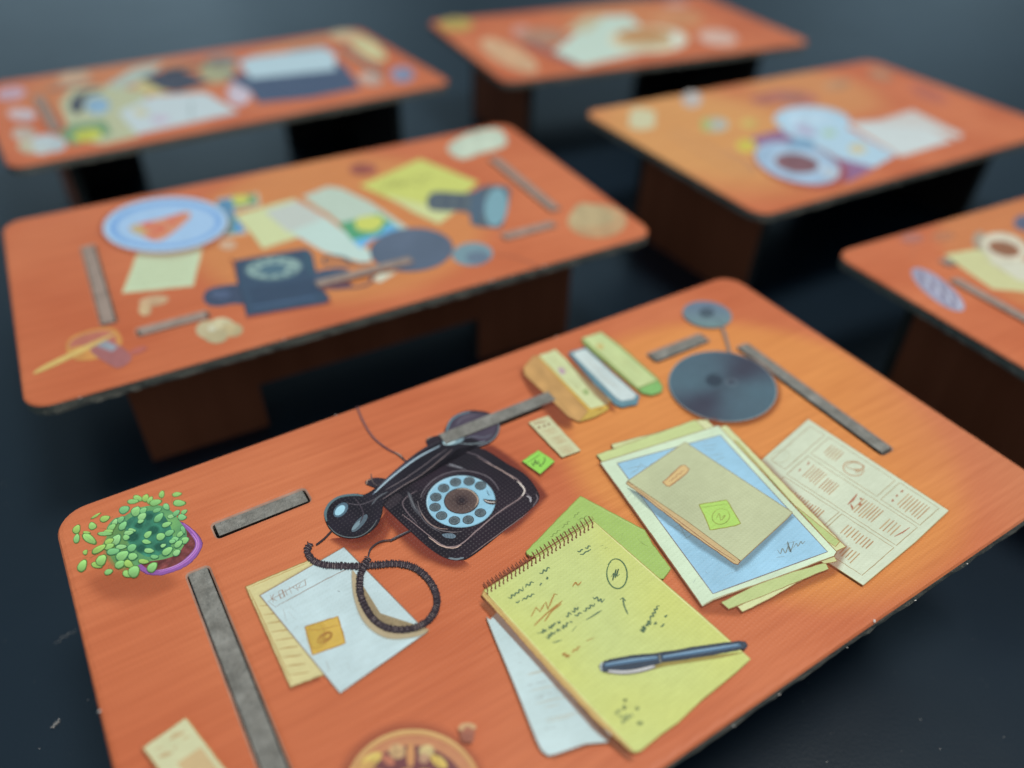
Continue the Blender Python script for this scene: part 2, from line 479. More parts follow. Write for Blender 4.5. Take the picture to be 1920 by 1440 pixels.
OR1, OR2 = (196, 106, 68), (210, 124, 83)
GLOW = (222, 146, 82)
DK = {}
for key, x, y, th, a, b, hh, flip, label, glows in (
    ('A', 0.07784227, 0.60396732, 0.57860523, -0.00915245, 0.01178548, -0.00024686, False,
     'nearest cardboard desk, printed with a black telephone, a potted plant and a yellow notepad', [(.2594, -.0225, .2422, GLOW, .024), (.75, -.3, .35, (206, 128, 90), .1)]),
    ('B', -0.32634662, 1.23654243, 0.52197486, 0.00486996, 0.01996372, -0.00382552, True,
     'cardboard desk behind the nearest one, printed with a blue plate of pizza and a torch', [(.03, .02, .26, (212, 140, 86), .03)]),
    ('E', 0.70956594, 1.8045128, 0.57369063, -0.03406401, 0.00171369, 0.00302605, False,
     'cardboard desk at right, printed with a pale blue coffee cup on a purple cloth', [(-.32, .06, .27, (216, 158, 98), .1), (.12, .16, .17, (210, 144, 92), .06)]),
    ('F', 1.11088662, 1.19448311, 0.5050656, -0.00030696, -0.00997288, -0.0001262, False,
     'cardboard desk cut off by the right edge, printed with a white cup on cream paper', [(-.12, .06, .24, (206, 132, 84), .02)]),
    ('C', -0.74001505, 1.95202994, 0.60288587, 0.00320982, 0.00085503, -0.00366391, False,
     'cardboard desk at the upper left, crowded with printed papers and a dark typewriter', [(-.2, .1, .22, (204, 132, 88), .05)]),
    ('D', 0.28416499, 2.48519213, 0.46093226, -0.01189165, 0.01395023, 0.00261336, False,
     'farthest cardboard desk at the top, printed with a round brown-lidded bowl on white paper', [(.1, .1, .2, (208, 136, 90), .08)])):
    DK[key] = Desk(key, x, y, th, a, b, hh, flip, label, glows, (OR1, OR2), len(DK))
A, B, Cd, D, E_, F_ = (DK[k] for k in 'ABCDEF')

Z1 = View(80, 860, 2.4833); ZP = View(80, 860, 6.4); Z2 = View(560, 740, 2.8808); ZD6 = View(740, 820, 6.0); Z3 = View(880, 920, 2.7696)
Z4 = View(940, 560, 3.4286); Z5 = View(1100, 760, 2.6667); Z7 = View(240, 1180, 2.6667); ZB6 = View(600, 1320, 6.4)
BR = (120, 78, 55); DKG = (84, 108, 88)

# ================================================================= desk A (nearest)
# ---- potted plant
a = Art(A, 'potted_plant_picture', 3)
a.soft(Z1(230, 560, 330, 530, 560, 540, 600, 590, 480, 640, 330, 650, 250, 610), 26, (164, 86, 58), .3)
a.poly(ZP(1560, 740, 1700, 780, 1820, 870, 1900, 970, 1912, 1050, 1850, 1165, 1740, 1275, 1600, 1345, 1440, 1392, 1290, 1392, 1170, 1335, 1100, 1240, 1000, 1000, 1200, 800), (146, 92, 168), smooth=True, out=(110, 60, 110), ow=1.2)
a.grad(ZP(1560, 790, 1700, 830, 1790, 930, 1830, 1010, 1810, 1090, 1720, 1190, 1600, 1275, 1450, 1325, 1300, 1335, 1200, 1280, 1100, 1150, 1200, 850), a.mot((118, 62, 62), .2, .1), smooth=True)
a.line(ZP(1690, 775, 1800, 870, 1870, 990, 1850, 1100, 1740, 1220, 1580, 1310, 1400, 1362), 2.6, (186, 122, 204), smooth=True)
a.line(ZP(1790, 900, 1850, 1000, 1825, 1100, 1700, 1225, 1540, 1305, 1380, 1345), 1.5, (205, 150, 215), smooth=True)
a.grad(ZP(980, 690, 1150, 590, 1400, 560, 1560, 640, 1650, 760, 1720, 860, 1720, 980, 1630, 1130, 1480, 1200, 1250, 1240, 1080, 1300, 900, 1290, 800, 1150, 720, 1050, 770, 940, 770, 830, 860, 720),
       a.mot((88, 148, 104), .0, .035, (120, 178, 108)), smooth=True)
a.grad(ZP(1000, 760, 1200, 640, 1400, 640, 1520, 780, 1560, 950, 1500, 1100, 1300, 1180, 1150, 1120, 1000, 960), a.mot((60, 128, 104), .15, .06), smooth=True)
a.soft(ZP(760, 960, 900, 760, 1000, 900, 1000, 1200, 1000, 1320, 880, 1300, 760, 1150), 8, (128, 172, 100), .5)
leaves = [(1430,430,45,33,70),(1612,430,58,28,10),(1640,535,75,40,0),(1145,478,60,35,-20),(1235,475,50,40,60),(1085,515,70,28,5),(1290,500,50,30,60),(1355,528,75,38,15),(980,615,65,45,25),(1120,635,65,55,50),(1210,625,50,35,40),(1485,580,45,38,-50),(1375,622,55,25,20),(1195,700,60,42,40),(1395,710,75,38,45),(1545,695,50,25,15),(1605,655,50,30,40),(1675,705,52,38,0),(1700,640,40,25,30),(640,688,70,14,30),(748,722,62,38,20),(600,812,48,46,0),(410,850,58,42,60),(410,962,58,36,75),(562,965,95,48,-35),(530,890,45,16,-5),(870,770,50,30,60),(940,735,50,32,40),(830,830,60,34,40),(790,880,60,28,10),(750,905,90,24,0),(965,810,65,38,50),(1075,862,50,22,-10),(1035,895,60,30,10),(1490,795,62,30,20),(1265,915,55,35,40),(1420,940,58,45,20),(1525,895,60,35,25),(1005,950,40,35,0),(885,980,75,50,55),(1250,1003,55,28,-10),(1590,975,50,35,30),(1660,905,60,28,40),(1710,985,50,40,30),(1630,1030,60,35,40),(945,1065,68,28,5),(1075,1075,60,45,30),(1450,1050,35,22,20),(1280,1110,60,30,-5),(1500,1115,75,42,35),(1610,1135,50,35,35),(800,1000,60,34,30),(800,1060,66,34,20),(850,1120,80,40,10),(680,1090,95,38,30),(515,1128,32,26,50),(480,1290,78,50,60),(650,1285,65,35,-15),(708,1225,74,58,50),(795,1365,52,33,20),(960,1170,85,55,30),(1085,1180,58,45,10),(1345,1185,50,26,0),(930,1275,65,45,30),(1215,1240,65,28,-5),(1035,1270,60,45,-30),(1320,1310,70,50,45),(1020,1390,60,40,-20),(1100,1360,75,66,50),(1690,860,50,25,-70),(1560,1000,40,26,10),(1180,760,40,22,20)]
for (dx, dy, dr) in ((1080, 940, 60), (1180, 1080, 50), (1330, 860, 60), (1150, 800, 40), (1400, 1060, 50), (1280, 700, 40)): a.soft(ZP([c for p in ellipse(dx, dy, dr, dr * .7, 20, 10) for c in p]), 5, (44, 100, 84), .7)
stems = [(515,1128,600,1090),(480,1200,540,1180),(430,900,480,920),(650,830,760,840),(800,720,850,690),(560,1210,640,1150),(1430,470,1400,560),(1560,470,1540,560),(800,1330,790,1280),(700,1140,560,1190)]
for q in stems: a.line(ZP(*q), .9, (120, 110, 60))
for i, (cx, cy, l, w_, an) in enumerate(leaves):
    pts = []
    ca, sa = math.cos(math.radians(an)), math.sin(math.radians(an))
    for k in range(14):
        t_ = 2 * math.pi * k / 14; r = 1 - .10 * abs(math.cos(t_)) ** 3 * 0
        lx, ly = l * math.cos(t_) * (1.06 if math.cos(t_) > .9 else 1), w_ * math.sin(t_) * (1 - .18 * math.cos(t_))
        pts.append((cx + lx * ca + ly * sa + a.rnd.uniform(-2, 2), cy - lx * sa + ly * ca + a.rnd.uniform(-2, 2)))
    pts = [(cx + (p[0] - cx) * 1.07, cy + (p[1] - cy) * 1.07) for p in pts]; P = ZP([c for p in pts for c in p])
    edge = cx < 850 or cy < 580 or cy > 1220
    c0 = a.rnd.choice([(146, 196, 112), (152, 192, 100), (136, 192, 118)]) if edge else a.rnd.choice([(128, 192, 128), (138, 196, 124), (120, 184, 124), (146, 200, 134)])
    a.poly(P, (86, 122, 62) if edge else (62, 120, 84))
    cxp, cyp = ZP(cx, cy)[0]
    P2 = [lerp((cxp, cyp), p, .84) for p in P]
    a.grad([(p[0] - .3, p[1] - .3) for p in P2], lambda x, y, c0=c0, cy_=cyp: mulc(c0, 1.04 - .018 * (y - cy_)), 2)
    if i % 3 == 0: a.line([lerp((cxp, cyp), P[7], .7), lerp((cxp, cyp), P[0], .7)], .7, mulc(c0, .82))
a.done()

# ---- letters under the telephone cord
a = Art(A, 'cream_letter_picture', 5)
a.soft(Z1(950, 620, 1150, 1075, 1290, 1030, 1100, 700), 7, (140, 70, 50), .4, smooth=False)
a.poly(Z1(945, 598, 1240, 476, 1400, 520, 1400, 985, 1285, 1018, 1155, 1067), (214, 204, 150), out=(168, 128, 76), ow=1.5)
a.line(Z1(962, 612, 1160, 1045), 1.3, (178, 140, 84), wob=.4); a.line(Z1(950, 608, 1236, 486), 1.0, (190, 160, 100), wob=.4)
for k in range(9):
    y0 = 690 + k * 40; x0 = 1012 + k * 17
    a.line(Z1(x0, y0, x0 + 40, y0 - 6, x0 + 95, y0 - 14), 1.5, (176, 140, 84), wob=.5)
a.done()
a = Art(A, 'white_letter_picture', 6)
WL = [(487.5, 1117.7), (645, 1027), (801, 1186.5), (637.7, 1301)]
a.soft(WL, 6, (140, 80, 60), .4, smooth=False)
a.grad(WL, a.mot((198, 219, 224), .03, .02), 6, out=(150, 128, 112), ow=1.3)
a.line(Z1(1085, 693, 1300, 575, 1478, 486), 1.2, (150, 132, 122), wob=.4)
a.line(Z1(1050, 668, 1085, 693), 1.2, (150, 132, 122)); a.line(Z1(1050, 668, 1230, 562), 1.0, (160, 142, 132), wob=.3)
for q in ((1060,640,1075,672),(1078,632,1068,655,1090,664),(1098,622,1110,655,1128,645,1116,614,1098,622),(1128,612,1140,640),(1148,600,1160,632),(1162,600,1185,610),(1180,588,1190,618),(1200,585,1192,605,1212,600),(1222,568,1226,592,1210,598)):
    a.line(Z1(*q), 1.5, (158, 134, 120), wob=.3)
for q in ((1120,700,1135,760),(1140,712,1165,735),(1160,740,1180,750),(1170,800,1190,780),(1320,940,1335,990,1315,1000),(1420,950,1430,990),(1150,690,1180,715)):
    a.line(Z1(*q), 1.0, (176, 184, 184), wob=.5)
a.line(Z1(1374, 618, 1384, 622), 2.4, (90, 80, 80))
a.done()
a = Art(A, 'yellow_sticky_note_picture', 7)
a.poly(Z1(1222, 787, 1375, 738, 1410, 862, 1258, 917), (212, 176, 84), out=(176, 132, 60), ow=1.6)
a.soft(Z1(1240, 800, 1300, 780, 1310, 860, 1260, 880), 8, (224, 190, 92), .7)
a.line(Z1(1224, 800, 1290, 800, 1378, 778), 1.3, (186, 142, 66), wob=.5)
for k in range(4): a.loop(*Z1(1315 + 3 * k, 836 - 2 * k)[0], 16 - 3 * k, 8 - 1.4 * k, 35, 1.3, (168, 122, 58))
a.done()

# ---- telephone
a = Art(A, 'telephone_picture', 8)
a.soft(Z2(470, 560, 620, 700, 800, 860, 900, 905, 820, 930, 640, 850, 480, 680), 16, (128, 54, 44), .7)
a.soft(Z2(180, 780, 330, 800, 440, 740, 470, 640, 500, 700, 440, 800, 300, 840), 10, (140, 62, 48), .6)
a.soft(Z2(1000, 290, 1150, 350, 1320, 520, 1310, 580, 1120, 750, 1000, 600), 9, (120, 50, 45), .6)
a.line(Z2(315, 68, 350, 150, 400, 230, 470, 290, 530, 322), 4.4, (102, 66, 72), smooth=True, taper=.2)
a.line(Z2(318, 76, 352, 152, 402, 230, 470, 285), 1.2, (140, 100, 98), smooth=True)
a.line(Z2(515, 312, 545, 330, 585, 370), 6, (70, 58, 60)); a.line(Z2(518, 312, 545, 326, 560, 342), 2, (178, 150, 138))
dk = (40, 32, 44)
a.grad(Z2(850, 285, 930, 285, 1010, 305, 1120, 375, 1225, 440, 1285, 520, 1296, 565, 1260, 612, 1110, 735, 940, 868, 870, 895, 795, 884, 710, 832, 600, 735, 480, 622, 455, 590, 480, 550, 620, 465, 760, 355),
       a.mot((28, 22, 32), .0, .02, (42, 30, 42)), 9, smooth=True, out=(30, 22, 30), ow=2.2)
a.poly(Z2(360, 482, 375, 462, 430, 452, 500, 470, 480, 520, 400, 502), (46, 38, 48), smooth=True); a.line(Z2(364, 490, 372, 466, 396, 460), 2.2, (180, 150, 130))
a.poly(Z2(688, 262, 700, 236, 770, 225, 800, 250, 720, 290), (44, 36, 46), smooth=True); a.line(Z2(692, 250, 704, 236, 722, 232), 2.2, (176, 150, 130))
a.poly(Z2(456, 560, 520, 535, 560, 560, 500, 620, 470, 605), (50, 42, 50), smooth=True)
# body contour highlights
for wv, cc, q in ((2.2, (128, 110, 112), (960,338,1060,395,1165,452,1206,492,1222,528,1182,572,1080,640,960,740,885,806,830,826,772,814,690,752,560,650)),
               (1.6, (156, 134, 130), (1010,366,1100,415,1170,462)), (2.0, (176, 152, 140), (700,772,770,820,835,832,880,815)),
               (1.4, (96, 84, 90), (640,520,560,590,640,700)), (2.8, (196, 186, 180), (1180,472,1208,498,1220,524,1206,552)),
               (3.4, (150, 146, 152), (1232,552,1250,562,1252,585)), (1.6, (100, 90, 96), (1280,540,1290,570,1262,610)),
               (1.3, (96, 86, 94), (850,300,960,330,1060,392)), (3.6, (104, 116, 124), (808,886,850,892,892,884)),
               (1.3, (110, 92, 92), (930,868,1090,750,1240,640)), (1.2, (84, 74, 82), (1222,530,1260,562)),
               (2.2, (92, 90, 98), (800,384,850,396,905,408)), (3.2, (112, 112, 120), (812,378,850,390,886,402))):
    a.line(Z2(*q), wv * 1.15, mulc(cc, 1.12), smooth=True, wob=.3)
a.line(ZD6(150, 620, 180, 690, 215, 790, 300, 900), 6.5, (72, 72, 80), smooth=True); a.line(ZD6(160, 640, 190, 720, 240, 820), 2.2, (106, 108, 114), smooth=True)
a.poly(ZD6(535, 1098, 640, 1090, 690, 1118, 660, 1145, 570, 1135), (104, 124, 140), smooth=True)
for k in range(4): a.line(ZD6(560 + k * 30, 1095, 570 + k * 30, 1138), 1.2, (70, 80, 92))
# dial
for q, wv, cc in (((290,690,330,600,420,500,560,420,740,385,900,400,1040,450,1130,530,1175,610), 2.2, (112, 104, 112)), ((300,720,350,620,440,520,580,440,760,405), 1.4, (74, 66, 74)),
                  ((255,720,290,840,370,950,480,1040,640,1075,760,1065), 2.2, (108, 100, 104)), ((300,860,380,970,500,1030,600,1040), 1.4, (150, 126, 120)),
                  ((240,760,300,900,400,1010,520,1080), 1.5, (88, 84, 92))):
    a.line(ZD6(*q), wv, cc, smooth=True, wob=.2)
a.poly(ZD6([c for p in ellipse(745, 730, 396, 300, 2, 48) for c in p]), (30, 25, 34))
a.grad(ZD6([c for p in ellipse(745, 730, 386, 291, 2, 48) for c in p]), a.mot((150, 200, 226), .05, .02), 5, out=(120, 160, 180), ow=1.1)
a.line(ZD6([c for p in ellipse(745, 730, 378, 284, 2, 48)[20:46] for c in p]), 1.4, (184, 216, 230), smooth=True)
for (hx, hy) in ((685,513),(838,503),(966,552),(552,580),(464,682),(455,795),(528,890),(672,945),(828,937),(964,858)):
    a.poly(ZD6([c for p in ellipse(hx, hy, 66, 50, 5, 18) for c in p]), (58, 62, 68))
    a.grad(ZD6([c for p in ellipse(hx, hy, 57, 42, 5, 18) for c in p]), a.mot((96, 112, 120), .12, .2), 2)
    c0 = ZD6(hx, hy)[0]
    a.loop(c0[0], c0[1], 6.2, 4.4, 5, .9, (66, 74, 82)); a.loop(c0[0] + .5, c0[1], 3.4, 2.4, 5, .9, (62, 66, 72), 1.3, a.rnd.uniform(0, 6))
    a.line([(c0[0] - 1.4, c0[1] + .6), (c0[0], c0[1] - 1), (c0[0] + 1.4, c0[1] + .8)], 1.1, (44, 46, 52))
a.poly(ZD6([c for p in ellipse(752, 725, 198, 147, 2, 36) for c in p]), (56, 46, 48))
a.grad(ZD6([c for p in ellipse(752, 725, 186, 137, 2, 36) for c in p]), lambda x, y: lerp((60, 46, 48), (98, 80, 76), min(1, math.hypot((x - 865) / 31, (y - 941) / 23))), 6)
for k in range(70):
    t_ = a.rnd.uniform(0, 6.283); r0 = a.rnd.uniform(.25, .75); r1 = r0 + a.rnd.uniform(.1, .24)
    cx, cy = ZD6(752, 725)[0]
    a.line([(cx + 31 * r0 * math.cos(t_), cy + 23 * r0 * math.sin(t_)), (cx + 31 * r1 * math.cos(t_), cy + 23 * r1 * math.sin(t_))], .8, a.rnd.choice([(128, 108, 100), (72, 58, 60), (112, 94, 90)]))
cx, cy = ZD6(755, 720)[0]; a.poly(ellipse(cx, cy, 6, 5), (46, 36, 42)); a.loop(cx, cy, 10, 7.5, 0, 1.2, (60, 46, 52), 1.6)
a.line(ZD6(700,594,790,590,870,620,925,680,935,730,905,790), 2.2, (182, 158, 140), smooth=True)
a.poly(ZD6(998, 706, 1060, 712, 1150, 722, 1120, 765, 1060, 760, 1020, 740), (60, 50, 50), smooth=True); a.line(ZD6(1010, 716, 1060, 738, 1135, 742), 1.8, (206, 200, 196), smooth=True)
a.line(ZD6(1035, 605, 1050, 640, 1068, 668), 1.0, (70, 80, 90)); a.line(ZD6(1070, 612, 1090, 640), .8, (110, 140, 160))
# grill
a.poly(ZD6(600, 155, 670, 138, 697, 168, 660, 215, 605, 246, 568, 202), (84, 62, 58))
for k in range(6): a.line(ZD6(585 + k * 17, 215 - k * 6, 620 + k * 13, 160 - k * 2), 1.0, (160, 112, 88))
# handset
a.poly(Z2(790, 200, 830, 130, 900, 97, 970, 92, 1040, 112, 1078, 150, 1084, 190, 1062, 240, 1010, 276, 940, 290, 860, 282, 800, 262), (52, 46, 58), smooth=True, out=(34, 28, 38), ow=1.6)
a.grad(Z2(808, 200, 840, 140, 905, 108, 970, 104, 1030, 122, 1064, 156, 1068, 190, 1046, 232, 1000, 262, 940, 274, 870, 268, 818, 250), a.mot((86, 76, 92), .0, .03, (70, 62, 80)), 5, smooth=True)
a.line(Z2(796, 210, 822, 146, 870, 112, 930, 97), 5, (104, 132, 146), smooth=True); a.line(Z2(1076, 150, 1080, 196, 1050, 244, 1000, 272, 940, 282), 3, (120, 126, 134), smooth=True)
a.line(Z2(850, 170, 890, 130, 960, 115), 2, (110, 106, 120), smooth=True)
H = Z2(145, 650, 170, 590, 225, 556, 300, 542, 360, 545, 430, 500, 520, 418, 620, 335, 700, 282, 790, 240, 850, 222, 930, 240, 985, 268, 900, 285, 840, 312, 760, 380, 650, 462, 540, 528, 462, 590, 448, 650, 425, 705, 380, 748, 320, 776, 250, 776, 190, 746, 155, 700)
a.grad(H, a.mot((26, 22, 32), .0, .03, (38, 32, 44)), 5, smooth=True, centre=Z2(440, 590)[0], out=(26, 20, 28), ow=1.8)
a.poly(H[:1] + H[:1] + H[:1], dk) if False else None
a.line(Z2(152, 690, 146, 640, 172, 590, 226, 556, 300, 546, 350, 552), 5.5, (92, 116, 124), smooth=True)
a.line(Z2(160, 710, 200, 752, 260, 775, 330, 770, 390, 730, 425, 680), 2.4, (92, 100, 104), smooth=True)
a.line(Z2(400, 545, 470, 478, 560, 402, 650, 340, 762, 285), 6.0, (92, 102, 120), smooth=True); a.line(Z2(412, 535, 480, 470, 570, 398, 660, 335, 765, 280), 3.2, (176, 200, 214), smooth=True)
a.line(Z2(470, 520, 560, 468, 660, 400, 740, 340, 800, 300), 1.6, (108, 98, 104), smooth=True, wob=.2); a.line(Z2(455, 570, 560, 500, 660, 440, 760, 362, 830, 300), 1.8, (120, 106, 108), smooth=True, wob=.2)
a.line(Z2(430, 500, 520, 420, 620, 338, 700, 286, 780, 248), 1.4, (86, 78, 88), smooth=True)
a.line(Z2(260, 590, 330, 600, 400, 575, 452, 540), 2.2, (84, 78, 86), smooth=True); a.line(Z2(395, 600, 430, 560, 480, 530), 3.2, (88, 92, 100), smooth=True)
a.poly(Z2([c for p in ellipse(228, 628, 48, 30, 45, 20) for c in p]), (84, 110, 128)); a.grad(Z2([c for p in ellipse(224, 630, 34, 20, 45, 16) for c in p]), lambda x, y: (166, 214, 234), 2)
a.poly(Z2([c for p in ellipse(330, 700, 62, 20, 48, 20) for c in p]), (86, 102, 114)); a.poly(Z2([c for p in ellipse(312, 712, 34, 10, 48, 16) for c in p]), (122, 146, 158))
a.line(Z2(300, 560, 330, 600, 350, 650, 330, 700), 2, (66, 58, 68), smooth=True)
a.grad(Z2([c for p in ellipse(835, 252, 60, 24, 12, 20) for c in p]), lambda x, y: (128, 156, 168), 2); a.poly(Z2([c for p in ellipse(815, 262, 34, 13, 15, 16) for c in p]), (196, 226, 236))
a.line(Z2(880, 245, 940, 232, 1000, 236, 1044, 222), 3, (104, 108, 122), smooth=True); a.line(Z2(870, 268, 940, 272, 1010, 256), 2, (130, 144, 152), smooth=True)
a.line(Z2(392, 430, 402, 478, 430, 498), 1.4, (100, 88, 88), smooth=True)
# coiled cord
a.line(Z2(178, 742, 140, 782, 96, 816), 4.0, (58, 44, 48), smooth=True, taper=0)
coil = Z2(66, 808, 48, 850, 78, 900, 140, 925, 230, 930, 320, 932, 420, 925, 530, 918, 620, 938, 690, 990, 735, 1060, 748, 1130, 722, 1200, 660, 1252, 570, 1276, 480, 1266, 408, 1222, 360, 1150, 334, 1080, 332, 1000, 350, 940, 378, 888)
cs = catmull(coil, 8)
a.soft(Z2(290, 960, 300, 1100, 360, 1240, 480, 1320, 640, 1310, 700, 1270, 560, 1290, 420, 1240, 350, 1130, 320, 1000), 4, (196, 176, 140), .8)
a.line(cs, 11.5, (58, 46, 54), taper=.15)
acc = 0
for i in range(1, len(cs) - 1):
    acc += math.dist(cs[i], cs[i - 1])
    while acc > 2.6:
        acc -= 2.6
        tx, ty = cs[i + 1][0] - cs[i - 1][0], cs[i + 1][1] - cs[i - 1][1]; l = math.hypot(tx, ty) or 1; tx, ty = tx / l, ty / l
        nx, ny = -ty, tx; ex = a.rnd.uniform(-1.2, 1.2); h1 = 6.9 + a.rnd.uniform(-.7, .9); h2 = 6.9 + a.rnd.uniform(-.7, .9)
        px_, py_ = cs[i][0] + tx * ex, cs[i][1] + ty * ex
        a.line([(px_ + nx * h1 - tx * 1.6, py_ + ny * h1 - ty * 1.6), (px_ + tx * 1.2, py_ + ty * 1.2), (px_ - nx * h2 - tx * 1.6, py_ - ny * h2 - ty * 1.6)], 1.4, (48, 38, 46), smooth=True, taper=.1)
        if a.rnd.random() < .8:
            k = a.rnd.uniform(-.3, .5)
            a.line([(px_ + nx * (4.5 + k * 4) + tx * .8, py_ + ny * (4.5 + k * 4) + ty * .8), (px_ - nx * (3.5 - k * 4) + tx * 1.4, py_ - ny * (3.5 - k * 4) + ty * 1.4)], 1.0, a.rnd.choice([(150, 138, 140), (112, 102, 108), (166, 150, 146), (90, 80, 88)]), taper=.6)
a.line(Z2(378, 880, 392, 838, 440, 802, 500, 792), 3.4, (66, 54, 58), smooth=True, taper=.2); a.line(Z2(495, 796, 545, 770, 605, 742), 5, (60, 52, 58), smooth=True, taper=.2); a.line(Z2(500, 790, 550, 764, 590, 745), 1.5, (120, 112, 114))
a.done()

# ---- books
a = Art(A, 'yellow_book_picture', 9)
a.soft(Z4(160, 470, 330, 560, 450, 800, 380, 820, 250, 680, 140, 520), 12, (140, 68, 46), .6)
a.grad(Z4(208, 376, 142, 452, 150, 500, 300, 640, 430, 768, 500, 802, 560, 735, 235, 378), a.mot((196, 152, 96), .08, .05), 4, out=(160, 112, 66), ow=1.2)
a.poly(Z4(500, 802, 560, 728, 640, 722, 702, 680, 690, 720, 600, 772), (206, 174, 84), out=(160, 120, 60), ow=1.1)
for k in range(5): a.line(Z4(520 + k * 22, 795 - k * 7, 580 + k * 18, 740 - k * 6), .9, (176, 140, 70))
a.poly(Z4(232, 378, 560, 732, 690, 706, 704, 664, 690, 650), (214, 172, 76))
a.grad(Z4(240, 376, 262, 366, 300, 356, 346, 335, 600, 570, 694, 664, 680, 690, 572, 718), a.mot((208, 216, 166), .03, .04), 4, out=(170, 160, 100), ow=.9)
a.poly(Z4(360, 458, 395, 450, 418, 486, 384, 498), (188, 158, 176)); a.poly(Z4(518, 596, 550, 590, 566, 622, 536, 630), (158, 178, 118))
for q in ((300,430,350,480),(430,530,500,600),(600,600,660,660),(470,560,540,640),(320,380,430,500)): a.line(Z4(*q), .9, (178, 174, 120), wob=.3)
a.done()
a = Art(A, 'blue_book_picture', 10)
a.soft(Z4(420, 400, 600, 560, 720, 700, 700, 720, 560, 580), 7, (150, 76, 52), .5)
a.poly(Z4(430, 362, 452, 348, 540, 322, 700, 470, 888, 638, 870, 690, 775, 708, 728, 690, 600, 560), (104, 142, 156), out=(90, 108, 112), ow=1.1)
a.grad(Z4(452, 362, 500, 342, 545, 334, 700, 480, 866, 628, 850, 655, 772, 668, 740, 650), a.mot((202, 216, 216), .03, .04), 4, out=(150, 160, 160), ow=.9)
for q in ((560,400,640,480),(680,530,760,600),(520,390,600,470),(600,470,700,560)): a.line(Z4(*q), .9, (182, 172, 156), wob=.3)
a.line(Z4(440, 370, 600, 530, 740, 680), 1.2, (80, 112, 128)); a.line(Z4(780, 690, 870, 670), 1.2, (80, 112, 128))
a.done()
a = Art(A, 'green_book_picture', 11)
a.poly(Z4(518, 268, 640, 222, 760, 310, 1000, 520, 1036, 575, 1030, 612, 965, 632, 900, 616, 870, 592, 530, 300), (150, 172, 104), out=(120, 136, 76), ow=1.1)
a.grad(Z4(522, 262, 640, 226, 760, 320, 1000, 532, 900, 574, 872, 580), a.mot((198, 212, 154), .03, .04), 4, out=(160, 168, 100), ow=.9)
a.poly(Z4(890, 586, 1004, 536, 1034, 576, 1028, 608, 965, 628, 900, 612), (134, 188, 112), out=(100, 140, 80), ow=1)
a.line(Z4(880, 582, 990, 545), 2.2, (150, 104, 84)); a.line(Z4(640, 232, 1000, 540), 1.2, (128, 168, 98))
for q in ((610,300,660,340),(700,370,800,450),(600,330,860,560),(760,380,900,500)): a.line(Z4(*q), .9, (176, 170, 110), wob=.3)
a.poly(Z4(606, 300, 650, 300, 660, 330, 622, 335), (204, 186, 120))
a.done()

# ---- desk lamp seen from above
a = Art(A, 'lamp_picture', 12)
a.soft(Z4([c for p in ellipse(1440, 590, 352, 228, -8, 12) for c in p]), 8, (150, 82, 50), .6)
def disc(x, y):
    cx, cy = 940 + 1425 / 3.4286, 560 + 575 / 3.4286
    an = math.atan2((y - cy) * 1.5, x - cx); r = math.hypot((x - cx) / 100, (y - cy) / 65)
    k = .5 + .5 * math.cos(2 * an - 1.2) ; k2 = .5 + .5 * math.cos(4 * an + .4)
    c_ = lerp((64, 66, 82), (88, 118, 132), k * .75 + k2 * .25)
    return lerp((74, 90, 104), c_, min(1, r * 1.8))
EP = Z4([c for p in ellipse(1421, 574, 348, 222, -9, 60) for c in p])
a.grad(EP, disc, 10, out=(146, 160, 160), ow=1.6)
a.soft(Z4([c for p in ellipse(1365, 535, 46, 32, 0, 12) for c in p]), 6, (62, 74, 90), .7)
a.poly(Z4([c for p in ellipse(1472, 546, 20, 13, 0, 16) for c in p]), (66, 74, 90)); a.loop(*Z4(1478, 548)[0], 11, 6, 0, 1.2, (122, 138, 150))
a.line(Z4(1412, 175, 1440, 250, 1468, 358), 6, (124, 120, 118), smooth=True, taper=.1); a.line(Z4(1405, 178, 1434, 255, 1460, 352), 2, (160, 146, 136), smooth=True)
a.grad(Z4([c for p in ellipse(1322, 111, 157, 83, -8, 40) for c in p]), lambda x, y: lerp((106, 124, 146), (116, 144, 146), min(1, max(0, (y - 575) / 40))), 6, out=(136, 146, 150), ow=1.3)
a.soft(Z4([c for p in ellipse(1318, 100, 42, 24, 0, 12) for c in p]), 5, (82, 98, 112), .8)
a.line(Z4(1340, 112, 1390, 150, 1425, 185), 3.2, (92, 108, 118), smooth=True)
a.done()

# ---- receipt and green note
a = Art(A, 'receipt_picture', 13)
a.poly(Z4(174, 806, 300, 764, 510, 986, 390, 1032), (206, 206, 166), out=(176, 150, 104), ow=1)
a.squig(Z4(205, 818)[0], Z4(290, 796)[0], 2, 8, 2, (150, 84, 62), 0)
for p in ((242, 838), (276, 828), (304, 818)): a.poly(Z4([c for q in ellipse(p[0], p[1], 8, 8, 0, 8) for c in q]), (130, 84, 66))
for (x0, y0, n) in ((262, 862, 4), (315, 912, 5), (360, 974, 5)):
    for k in range(n): a.line(Z4(x0 + k * 9, y0 + k * 9, x0 + 76 + k * 9, y0 - 24 + k * 9), 1.2, (188, 152, 112), wob=.3)
a.line(Z4(225, 845, 320, 815), 1, (170, 130, 96))
a.done()
a = Art(A, 'green_sticky_note_picture', 14)
a.soft(Z4(140, 1065, 250, 1150, 342, 1070, 250, 1100), 4, (140, 80, 50), .5, smooth=False)
a.poly(Z4(132, 1056, 238, 985, 342, 1056, 250, 1138), (152, 216, 92), out=(110, 150, 62), ow=1)
a.line(Z4(150, 1072, 200, 1048, 250, 1010), 1.3, (90, 120, 56), wob=.4)
